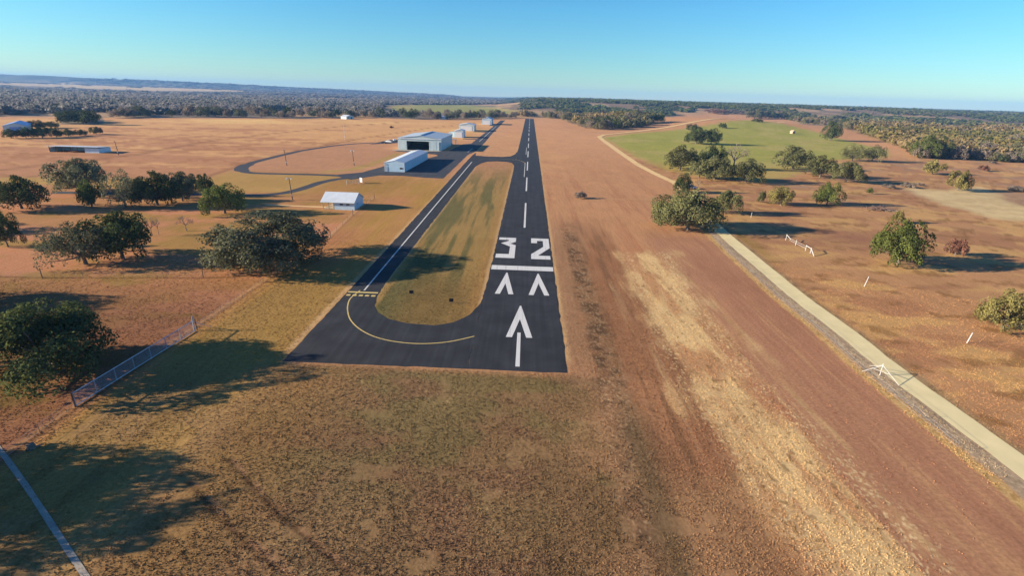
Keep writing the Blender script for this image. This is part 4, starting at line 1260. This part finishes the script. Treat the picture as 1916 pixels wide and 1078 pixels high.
def bare_mesh(seed, R, H, twigs):
    """leafless tree: (trunk mesh, spray of twigs)"""
    rng = np.random.default_rng(seed); mb = MB(); tips = []

    def grow(p, d, L_, r, lev):
        q = p + d * L_
        m1 = p + d * L_ * 0.5 + Vector(rng.normal(0, L_ * 0.05, 3))
        mb.tube([tuple(p), tuple(m1), tuple(q)], [r, r * 0.8, r * 0.55], 5 if lev < 2 else 3, False)
        if lev >= 3:
            tips.append((p, q)); return
        for _ in range(4 if lev else 5):
            nd_ = (d + Vector(rng.normal(0, 0.62, 3)) + Vector((0, 0, 0.12))).normalized()
            grow(q, nd_, L_ * rng.uniform(0.55, 0.8), r * 0.55, lev + 1)
    grow(Vector((0, 0, -0.1)), Vector((0.05, 0.03, 1)).normalized(), H * 0.3, 0.16, 0)
    tr = mb.mesh('trunk', M['twig'])
    c = []; nn = []
    for (p, q) in tips:
        for _ in range(twigs):
            c.append(np.array(q) + rng.normal(0, R * 0.07, 3)); nn.append(rng.normal(size=3))
    c = np.array(c); nn = np.array(nn)
    nn /= np.linalg.norm(nn, axis=1, keepdims=True)
    t = rng.normal(size=c.shape) + np.array([0, 0, .6]); t /= np.linalg.norm(t, axis=1, keepdims=True)
    b = np.cross(nn, t); b /= np.linalg.norm(b, axis=1, keepdims=True)
    s = rng.uniform(0.25, 0.6, len(c))[:, None]
    V = np.stack([c - b * 0.015, c + b * 0.015, c + t * s + b * 0.006, c + t * s - b * 0.006], 1).reshape(-1, 3)
    me = np_mesh('twigs', V, np.arange(len(V)).reshape(-1, 4), M['leaf_bare'], (('var', 'FLOAT', 'POINT', np.repeat(rng.random(len(c)), 4)),))
    zmax = max(q.z for (_, q) in tips); rm = max(math.hypot(q.x, q.y) for (_, q) in tips)
    VAR.setdefault('bare', []).append((me, tr, rm, zmax))


for s_ in range(2): bare_mesh(81 + s_, 3.0, 6.0, 4)

TREE_I = 0


def put_tree(name, kind, loc, w, h, mat, label, group=None, cat='tree', crown_name='crown', rz=None):
    global TREE_I
    v = VAR[kind]; me, tr, R, H = v[TREE_I % len(v)]; TREE_I += 1
    rz = RNG.uniform(0, 6.28) if rz is None else rz
    e = empty(name, tuple(loc), rz, label, cat, group)
    sx, sz = w / (2 * R), h / H
    el = RNG.uniform(0.93, 1.12)
    for nm, m_ in ((crown_name if kind != 'bare' else 'twigs', me), ('trunk', tr)):
        o = link(nm, m_, e); o.scale = (sx * el, sx / el, sz)
        if nm != 'trunk':
            o.material_slots[0].link = 'OBJECT'; o.material_slots[0].material = M[mat]
    return e


def tree(bx, by, wpx, top, kind, mat, label, name='oak_tree', cat='tree', group=None):
    p = at(bx, by)
    zc = (p - np.array([0, 0, CAMH])) @ FWD
    s = FPX / zc
    w = wpx / s ; h = max((by - top) / s / 0.95 - 0.03 * w, 0.8)
    e = put_tree(name, kind, p, w * 0.94, h, mat, label, group, cat)
    # settle the size: crown as wide and as tall as this very tree is, standing where it stands
    ch = [c for c in e.children if not c.name.startswith('trunk')][0]
    n = len(ch.data.vertices); co = np.zeros(n * 3, np.float32); ch.data.vertices.foreach_get('co', co)
    co = co.reshape(-1, 3)[::max(1, n // 2500)]
    rz = e.rotation_euler.z; c_, s_ = math.cos(rz), math.sin(rz)
    for _ in range(3):
        q = co * np.array(ch.scale)
        Wd = np.stack([q[:, 0] * c_ - q[:, 1] * s_, q[:, 0] * s_ + q[:, 1] * c_, q[:, 2]], -1) + np.array(e.location)
        px, py, _k = project(Wd)
        lo, hi = np.percentile(px, 0.8), np.percentile(px, 99.2); tp = np.percentile(py, 0.6)
        fx = np.clip(wpx / (hi - lo), 0.6, 1.6); fz = np.clip((by - top) / max(by - tp, 1), 0.6, 1.6)
        for k_ in e.children:
            k_.scale = (k_.scale[0] * fx, k_.scale[1] * fx, k_.scale[2] * fz)
        dx = (bx - (lo + hi) / 2) / s * 0.8
        e.location = (e.location[0] + dx * RIGHT[0], e.location[1] + dx * RIGHT[1], float(height(e.location[0], e.location[1])))
    return e


T = tree
# --- west side, near
T(50, 696, 300, 568, 'oak', 'leaf_dark', 'very large dark oak at left beside the chain link fence')
T(495, 494, 222, 398, 'oak', 'leaf_grey', 'wide spreading oak whose shadow crosses the taxiway')
T(212, 484, 130, 398, 'mid', 'leaf_dark', 'dark round oak right behind the greyish half bare tree')
T(138, 494, 146, 418, 'sparse', 'leaf_grey', 'greyish half bare tree in front of a dark round oak', 'half_bare_tree')
T(8, 462, 74, 392, 'mid', 'leaf_dark', 'dark oak at the left edge below the bright round shrub tree')
T(30, 390, 118, 330, 'mid', 'leaf_dark', 'dark green oak at the left edge behind the golden grass strip')
T(138, 362, 112, 298, 'mid', 'leaf_grey', 'tall grey green oak nearest the long grey shed')
T(168, 388, 50, 337, 'bush', 'leaf_bright', 'small bright green round tree between larger oaks', 'round_tree')
T(228, 388, 80, 317, 'sparse', 'leaf_grey', 'tall pale grey green tree at the front of the left grove', 'grey_tree')
T(290, 384, 96, 322, 'mid', 'leaf_dark', 'darkest oak in the middle of the left grove')
T(334, 376, 66, 322, 'mid', 'leaf_grey', 'greyish oak near the right end of the left grove')
T(381, 366, 42, 326, 'bush', 'leaf_dark', 'small dark oak at the right end of the left grove')
T(416, 399, 84, 345, 'mid', 'leaf_bright', 'rounded bright green oak standing alone right of the left grove')
T(280, 441, 22, 404, 'bare', 'leaf_bare', 'small bare sapling with brown twigs right of the dark round oak', 'bare_sapling')
T(292, 439, 16, 405, 'bare', 'leaf_bare', 'slender bare sapling close beside another brown sapling', 'bare_sapling')
T(345, 432, 38, 402, 'bare', 'leaf_bare', 'pale bare sapling left of the wide spreading oak', 'bare_sapling')
# oaks beyond the left edge whose shadows fall into the picture
put_tree('oak_tree', 'oak', (-63.0, 31.0, 0), 18, 9.4, 'leaf_dark', 'oak just outside the lower left corner casting a long dark shadow')
put_tree('oak_tree', 'mid', (-96.0, 74.0, 0), 12, 7.5, 'leaf_dark', 'oak outside the left edge casting shade above the very large oak')
put_tree('oak_tree', 'mid', (-58.0, 20.5, 0), 9, 6.0, 'leaf_dark', 'smaller oak outside the bottom left corner beyond the pale footpath')
put_tree('oak_tree', 'mid', (-150, 116, 0), 16, 9, 'leaf_dark', 'oak outside the left edge level with the half bare tree')
# --- trees by the white barn
for (bx, by, wp, tp, mt, lb) in ((20, 258.5, 34, 241, 'leaf_dark', 'first dark tree in the row below the white barn'),
                                 (48, 258, 36, 238, 'leaf_dark', 'second tree of the row, below the blue end of the white barn'),
                                 (76, 257.5, 36, 237, 'leaf_dark', 'third and tallest tree of the row by the white barn'),
                                 (102, 256.5, 30, 238, 'leaf_dark', 'fourth tree of the row by the white barn'),
                                 (126, 255, 28, 241, 'leaf_dark', 'fifth tree of the row by the white barn'),
                                 (150, 253.5, 28, 242, 'leaf_dark', 'sixth tree of the row, next to the round olive end tree'),
                                 (179, 251, 26, 237, 'leaf_olive', 'round olive tree at the right end of the barn tree row'),
                                 (66, 240, 44, 225, 'leaf_dark', 'dark tree standing behind the blue end of the white barn'),
                                 (94, 239, 34, 227, 'leaf_olive', 'olive tree behind the barn tree row')):
    T(bx, by, wp, tp, 'mid', mt, lb)
# --- east side
T(1287, 430, 130, 357, 'oak', 'leaf_olive', 'large dense oak leaning over the pale gravel road')
T(1362, 400, 56, 357, 'mid', 'leaf_olive', 'oak with bare trunk just behind the large roadside oak')
T(1278, 360, 36, 325, 'mid', 'leaf_dark', 'small dark oak beside the parked white pickup at the dirt road bend')
T(1308, 353, 18, 334, 'bare', 'leaf_red', 'reddish bare shrub right of the parked white pickup', 'bare_shrub', 'shrub')
T(1278, 318, 62, 273, 'mid', 'leaf_olive', 'leftmost oak of the cluster in the green field with open trunk')
T(1310, 333, 40, 299, 'mid', 'leaf_olive', 'small oak at the front left of the green field cluster')
T(1340, 336, 66, 293, 'mid', 'leaf_olive', 'full rounded oak at the front middle of the green field cluster')
T(1396, 341, 72, 298, 'mid', 'leaf_olive', 'rightmost oak of the green field cluster')
T(1335, 316, 50, 272, 'mid', 'leaf_dark', 'darker oak at the back of the green field cluster')
T(1380, 318, 54, 268, 'bare', 'leaf_bare', 'brown leafless tree rising inside the green field cluster', 'leafless_tree')
T(1305, 269, 46, 238, 'mid', 'leaf_dark', 'left of two dark oaks standing in the middle of the green field')
T(1331, 270, 40, 241, 'mid', 'leaf_dark', 'right of two dark oaks standing in the middle of the green field')
T(1297, 246, 26, 232, 'bush', 'leaf_dark', 'small dark tree behind the two dark field oaks')
T(1352, 243, 16, 230, 'bush', 'leaf_dark', 'small dark tree on the pale track at the top of the green field')
T(1417, 240, 22, 225, 'bush', 'leaf_olive', 'small round tree just below the knoll track')
T(1488, 317, 76, 273, 'mid', 'leaf_olive', 'dense oak at the lower edge of the green field')
T(1540, 332, 62, 292, 'mid', 'leaf_olive', 'oak between the dense field edge oak and the pair below')
T(1588, 341, 68, 303, 'mid', 'leaf_olive', 'broad oak behind the bright green low oak')
T(1553, 383, 58, 342, 'mid', 'leaf_bright', 'bright green low oak casting shade in the meadow')
T(1425, 379, 17, 357, 'bush', 'leaf_olive', 'tiny tree left of the olive shrub tree in the meadow', 'small_tree')
T(1462, 384, 50, 349, 'mid', 'leaf_yellow', 'olive yellow shrub tree beside the tiny meadow tree', 'shrub_tree')
T(1597, 301, 50, 269, 'sparse', 'leaf_olive', 'thin open oak at the right end of the green field')
T(1636, 302, 48, 272, 'sparse', 'leaf_olive', 'thin crooked oak with visible trunk right of another thin oak')
T(1557, 263, 40, 227, 'mid', 'leaf_dark', 'dark upright oak alone near the small stone hut')
T(1743, 296, 76, 254, 'mid', 'leaf_bright', 'broad bright green oak at the front of the eastern woods')
T(1772, 294, 30, 268, 'bush', 'leaf_dark', 'dark tree touching the broad bright green oak')
T(1750, 326, 44, 299, 'bush', 'leaf_yellow', 'yellowish rounded bush tree below the broad bright green oak', 'shrub_tree')
T(1797, 357, 50, 319, 'bush', 'leaf_yellow', 'yellow green bush tree casting shadow beside the pale sand', 'shrub_tree')
T(1688, 495, 112, 414, 'mid', 'leaf_bright', 'large bright green oak in the meadow with long shadow to its right')
T(1680, 417, 26, 394, 'bush', 'leaf_yellow', 'small sapling just behind the large bright meadow oak', 'small_tree')
T(1888, 616, 118, 546, 'mid', 'leaf_yellow', 'yellow green tree cut by the right edge of the picture')
T(1790, 478, 46, 446, 'bush', 'leaf_red', 'rusty brown bush in the shadow of the large meadow oak', 'rusty_bush', 'shrub')
T(1628, 363, 12, 350, 'bush', 'leaf_bright', 'tiny green shrub in the shade right of the bright low oak', 'small_shrub', 'shrub')
T(1842, 320, 22, 309, 'bush', 'leaf_red', 'low brown shrub right of the yellowish rounded bush tree', 'small_shrub', 'shrub')
T(1878, 303, 22, 291, 'bush', 'leaf_dark', 'low dark shrub at the foot of the eastern woods', 'small_shrub', 'shrub')
T(1087, 371, 22, 358, 'bush', 'leaf_bare', 'dead leafless bush on the turf right of the runway', 'dead_bush', 'shrub')
T(1415, 222, 40, 204, 'mid', 'leaf_olive', 'large green tree on top of the knoll')
T(1440, 222, 36, 207, 'mid', 'leaf_dark', 'dark tree right of the large green tree on the knoll')
T(1462, 222, 30, 209, 'mid', 'leaf_dark', 'dark tree at the right end of the knoll')
T(1340, 216, 44, 204, 'far', 'leaf_red', 'reddish leafless tree behind the tan house on the knoll', 'leafless_tree')
T(1375, 217, 40, 204, 'far', 'leaf_bare', 'brown leafless tree right of the tan house on the knoll', 'leafless_tree')
T(733, 240, 8, 235, 'bush', 'leaf_red', 'lone reddish shrub in the brown pasture above the largest hangar', 'small_shrub', 'shrub')

# low tussocks and shrubs of the meadow, each its own
for i, (bx, by, wp) in enumerate([(1662, 352, 26), (1700, 351, 30), (1722, 347, 16), (1858, 306, 18), (1835, 316, 15), (1902, 358, 34), (1775, 296, 20)]):
    T(bx, by, wp, by - wp * 0.32, 'bush', 'leaf_bare', 'low brown brush clump on the eastern meadow', 'brush_clump', 'shrub', 'low brown brush clumps on the eastern meadow')

# brush pile
q = at(1645, 393)
bp_ = empty('brush_pile', tuple(q), 0.2, 'heap of dead reddish branches in the meadow above the large meadow oak', 'brush pile')
mb = MB(); rg = np.random.default_rng(5)
for i in range(130):
    c0 = rg.normal(0, [2.6, 1.5, 0]); c0[2] = abs(rg.normal(0, .5)) * math.exp(-(c0[0] / 4) ** 2) + 0.1
    d0 = rg.normal(0, 1, 3); d0[2] *= 0.35; d0 /= np.linalg.norm(d0)
    mb.tube([tuple(c0 - d0 * 1.1), tuple(c0 + d0 * 1.1)], [0.09, 0.04], 4)
mb.build('branches', M['brush'], bp_)
MB().tube([(1.0, -1.8, 0.2), (5.0, -3.2, 0.25)], [0.28, 0.2], 8).build('log', M['tan'], bp_)

# ------------------------------------------------------------------ edge of the woods: single trees
rg = np.random.default_rng(77)
FAR = VAR['far']


def far_tree(loc, w, h, mat, name, label, group):
    me, tr, R, H = FAR[rg.integers(len(FAR))]
    o = bpy.data.objects.new(name, me); COL.objects.link(o)
    o.location = loc; o.scale = (w / (2 * R), w / (2 * R), h / H); o.rotation_euler = (0, 0, rg.uniform(0, 6.28))
    o.material_slots[0].link = 'OBJECT'; o.material_slots[0].material = M[mat]
    return tag(o, label, 'tree', group)


BELTS = [
    # x0, x1, rows up (px), count, mats, label, group
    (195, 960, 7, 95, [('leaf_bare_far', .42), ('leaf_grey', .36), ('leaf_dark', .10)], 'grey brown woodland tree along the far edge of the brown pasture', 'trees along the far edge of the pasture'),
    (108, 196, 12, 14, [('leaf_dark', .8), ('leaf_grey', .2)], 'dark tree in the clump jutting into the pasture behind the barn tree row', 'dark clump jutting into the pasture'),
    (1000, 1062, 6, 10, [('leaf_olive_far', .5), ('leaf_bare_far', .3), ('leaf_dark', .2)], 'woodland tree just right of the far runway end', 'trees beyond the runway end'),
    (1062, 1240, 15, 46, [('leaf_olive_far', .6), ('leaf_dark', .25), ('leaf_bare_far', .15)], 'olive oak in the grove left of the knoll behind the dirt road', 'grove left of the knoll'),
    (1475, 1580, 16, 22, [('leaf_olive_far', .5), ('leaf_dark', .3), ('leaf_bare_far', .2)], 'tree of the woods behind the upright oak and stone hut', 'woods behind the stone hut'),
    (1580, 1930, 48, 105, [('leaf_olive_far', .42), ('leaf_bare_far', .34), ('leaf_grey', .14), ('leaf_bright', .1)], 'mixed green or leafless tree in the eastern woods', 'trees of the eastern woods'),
]
used = []
for (x0, x1, up, cnt, mats, label, group) in BELTS:
    pr = np.array([m_[1] for m_ in mats]); pr = pr / pr.sum()
    for i in range(cnt):
        px_ = rg.uniform(x0, x1); e_ = float(np.interp(px_, WOOD_LINE[:, 0], WOOD_LINE[:, 1]))
        py_ = e_ - up * rg.random() ** 1.5
        q = flat(px_, py_); q[2] = float(height(q[0], q[1]))
        dist = math.hypot(q[0], q[1])
        w = rg.uniform(10, 17) if x0 != 1580 else rg.uniform(9, 16)
        h = w * rg.uniform(0.6, 0.85)
        mt = mats[rg.choice(len(mats), p=pr)][0]
        far_tree(tuple(q), w, h, mt, 'woodland_tree', label, group)


# ------------------------------------------------------------------ the woods farther off, one mass
def build_forest():
    rg = np.random.default_rng(9)
    tpl = []
    for s_, n in ((201, 100), (202, 100), (203, 100), (204, 100)):
        V, var, _ = crown(s_, 1.0, 1.35, 9, n, 0.21, base=0.05, fill=0.25, loose=1.3)
        tpl.append((V.reshape(-1, 4, 3), var.reshape(-1, 4)))
    tpl2 = []
    for s_, n in ((211, 40), (212, 40), (213, 40)):
        V, var, _ = crown(s_, 1.0, 1.0, 7, n, 0.34, base=0.02, fill=0.25, loose=1.2)
        tpl2.append((V.reshape(-1, 4, 3), var.reshape(-1, 4)))
    cols = np.array([(0.135, 0.140, 0.080), (0.185, 0.172, 0.098), (0.205, 0.178, 0.145), (0.215, 0.182, 0.150), (0.210, 0.140, 0.105)])
    AV, AC = [], []

    def scatter(r0, r1, n, wlo, whi, tp, hk, a0=-1.02, a1=1.02, dens=0.45):
        r = np.sqrt(rg.uniform(r0 * r0, r1 * r1, n)); a = rg.uniform(a0, a1, n)
        x = r * np.sin(a); y = r * np.cos(a); z = height(x, y)
        px, py, k = project(np.stack([x, y, np.zeros_like(z)], -1))
        e = np.interp(px, WOOD_LINE[:, 0], WOOD_LINE[:, 1])
        ok = (py < e - 2.2) & (y > 350)
        qx, qy, _k = project(np.stack([x, y, z + 2.0], -1))
        for p in [P_farg] + PALE:
            ok &= (inside_d(p, qx, qy) < 0.15) | (rg.random(n) < 0.03)
        tx_, ty_, _k = project(np.stack([x, y, z + 0.55 * whi * hk], -1))
        for p in [P_farg] + PALE[:1]:
            ok &= ~((inside_d(p, tx_, ty_) > 0.3) & (rg.random(n) < 0.95))
        ok &= ~((px > 715) & (px < 975) & (py < 214.5) & (py > 195))
        ok &= ~((line_d(DIRTC, x, y) < 12))
        ok &= ~(((x - KN[0]) / 150) ** 2 + ((y - KN[1] - 20) / 110) ** 2 < 1)
        gap = 0.55 * fbm(x / 130 + 60, y / 190 + 11, 3) + 0.45 * fbm(x / 420 + 8, y / 700 + 31, 3)
        ok &= gap > np.where(x < 0, dens - 0.05, dens)
        ev = fbm(x / 240 + 3, y / 330 + 21, 3) + rg.normal(0, 0.10, n)
        hillw = np.interp(np.arctan2(x, y), _haz, [0, 0, .2, .3, .3, .26, .22, .15, .1]) * (y > 1150)
        ev = ev + hillw
        x, y, z, ev = x[ok], y[ok], z[ok], ev[ok]
        m = len(x)
        ci = np.where(ev > 0.60, 0, np.where(ev > 0.52, 1, np.where(ev > 0.44, 2, 3)))
        ci = np.where(rg.random(m) < 0.03, 4, ci)
        w = rg.uniform(wlo, whi, m) / 2
        for ti, (tv, tvar) in enumerate(tp):
            sel = np.where(rg.integers(0, len(tp), m) == ti)[0] if ti < len(tp) - 1 else None
        pick = rg.integers(0, len(tp), m)
        for ti, (tv, tvar) in enumerate(tp):
            s = np.where(pick == ti)[0]
            if not len(s): continue
            ca, sa = np.cos(rg.uniform(0, 6.28, len(s))), np.sin(rg.uniform(0, 6.28, len(s)))
            q = tv[None]                                         # 1,n,4,3
            ww = w[s][:, None, None]
            X = (q[..., 0] * ca[:, None, None] - q[..., 1] * sa[:, None, None]) * ww + x[s][:, None, None]
            Y = (q[..., 0] * sa[:, None, None] + q[..., 1] * ca[:, None, None]) * ww + y[s][:, None, None]
            hh = (ww * hk * rg.uniform(0.8, 1.2, len(s))[:, None, None])
            Z = q[..., 2] * hh + z[s][:, None, None] - 0.2
            AV.append(np.stack([X, Y, Z], -1).reshape(-1, 3))
            c = cols[ci[s]] * rg.uniform(0.8, 1.2, (len(s), 1))
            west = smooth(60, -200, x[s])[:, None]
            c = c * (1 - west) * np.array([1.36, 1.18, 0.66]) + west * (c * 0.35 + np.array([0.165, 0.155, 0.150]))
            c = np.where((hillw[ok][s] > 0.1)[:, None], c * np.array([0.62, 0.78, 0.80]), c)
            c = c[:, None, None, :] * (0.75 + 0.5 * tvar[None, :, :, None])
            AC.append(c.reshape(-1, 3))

    scatter(430, 800, 5200, 9, 15, tpl, 1.0, 0.35, 1.0, 0.45)          # eastern woods behind the front trees
    scatter(680, 1300, 13000, 9, 16, tpl, 1.0, dens=0.42)
    scatter(1300, 2600, 17000, 15, 28, tpl2, 0.62, dens=0.43)
    scatter(2600, 7000, 16000, 34, 70, tpl2, 0.26, dens=0.43)
    V = np.concatenate(AV); C = np.concatenate(AC)
    C4 = np.ones((len(V), 4), np.float32); C4[:, :3] = C
    m, nt, b = new_mat('woods_foliage'); L = nt.links.new
    ca = nd(nt, 'ShaderNodeAttribute', attribute_name='Col')
    df = nd(nt, 'ShaderNodeBsdfDiffuse'); tr = nd(nt, 'ShaderNodeBsdfTranslucent'); ms = nd(nt, 'ShaderNodeMixShader'); ms.inputs[0].default_value = 0.45
    L(ca.outputs['Color'], df.inputs[0]); L(ca.outputs['Color'], tr.inputs[0]); L(df.outputs[0], ms.inputs[1]); L(tr.outputs[0], ms.inputs[2])
    L(ms.outputs[0], nt.nodes['Material Output'].inputs[0]); nt.nodes.remove(b)
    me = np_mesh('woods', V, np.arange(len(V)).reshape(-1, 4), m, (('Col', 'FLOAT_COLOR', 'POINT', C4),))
    o = link('woods', me); tag(o, 'grey brown and olive woods reaching to the hills on the skyline', 'woods', None, 'stuff')
    print('woods quads', len(V) // 4)


build_forest()


# ------------------------------------------------------------------ dry grass tussocks close to the runway end
def build_grass():
    rg = np.random.default_rng(12)
    n = 190000
    r = 24 + (130 - 24) * rg.random(n) ** 1.25; a = rg.uniform(-0.95, 0.85, n)
    x = r * np.sin(a); y = r * np.cos(a)
    rx = ROADX(y)
    ok = np.ones(n, bool)
    ok &= ~((x > RW_L - .4) & (x < RW_R + .3) & (y > RW_S - .3))
    ok &= ~((x > TXL - .4) & (x < TXR + .3) & (y > 60.7))
    ok &= ~((x > TXL - .4) & (x < RW_L) & (y > 60.7) & (y < 90) & (inside_d(np.array(island_s), x, y) < 0.3))
    ok &= ~((x - rx > -2.0) & (x - rx < 1.8))
    red = (x > 33) & (x - rx < -6)
    ok &= ~(red & (rg.random(n) < 0.93))
    ok &= fbm(x / 2.5, y / 2.5, 3) > 0.30
    x, y = x[ok], y[ok]; n = len(x)
    c, _ = ground_colour(x, y)
    k = 3
    X = np.repeat(x, k) + rg.normal(0, .10, n * k); Y = np.repeat(y, k) + rg.normal(0, .10, n * k)
    h = np.repeat(rg.uniform(0.03, 0.085, n), k) * rg.uniform(.7, 1.2, n * k)
    th = rg.uniform(0, 6.28, n * k); w = rg.uniform(.03, .08, n * k)
    lx, ly = rg.normal(0, .04, n * k), rg.normal(0, .04, n * k)
    V = np.stack([np.stack([X - np.cos(th) * w, Y - np.sin(th) * w, np.zeros_like(X) - .01], -1),
                  np.stack([X + np.cos(th) * w, Y + np.sin(th) * w, np.zeros_like(X) - .01], -1),
                  np.stack([X + lx, Y + ly, h], -1)], 1).reshape(-1, 3)
    cc = np.repeat(c, k, 0) * rg.uniform(.85, 1.3, (n * k, 1))
    C4 = np.ones((len(V), 4), np.float32); C4[:, :3] = np.repeat(cc, 3, 0)
    m, nt, b = new_mat('dry_grass'); L = nt.links.new
    ca = nd(nt, 'ShaderNodeAttribute', attribute_name='Col'); L(ca.outputs['Color'], b.inputs['Base Color'])
    b.inputs['Roughness'].default_value = 1.0; b.inputs['Specular IOR Level'].default_value = 0.0
    me = np_mesh('grass', V, np.arange(len(V)).reshape(-1, 3), m, (('Col', 'FLOAT_COLOR', 'POINT', C4),), 3)
    o = link('grass', me); tag(o, 'short dry grass tufts on the brown turf round the runway end', 'grass', None, 'stuff')


build_grass()

# ------------------------------------------------------------------ air
HAZE = 8.5e-5
hb = MB().box(-9800, 9800, -9600, 9800, -6.0, 150.0)
hm = bpy.data.materials.new('haze_air'); hm.use_nodes = True
ht = hm.node_tree; ht.nodes.remove(ht.nodes['Principled BSDF'])
pv = ht.nodes.new('ShaderNodeVolumePrincipled'); pv.inputs['Color'].default_value = (0.22, 0.52, 1.0, 1); pv.inputs['Density'].default_value = HAZE
pv.inputs['Anisotropy'].default_value = 0.0
ht.links.new(pv.outputs[0], ht.nodes['Material Output'].inputs['Volume'])
ho = hb.build('haze', hm); tag(ho, 'thin blue haze in the air over the far hills', 'haze', None, 'stuff')
ho.display_type = 'WIRE'
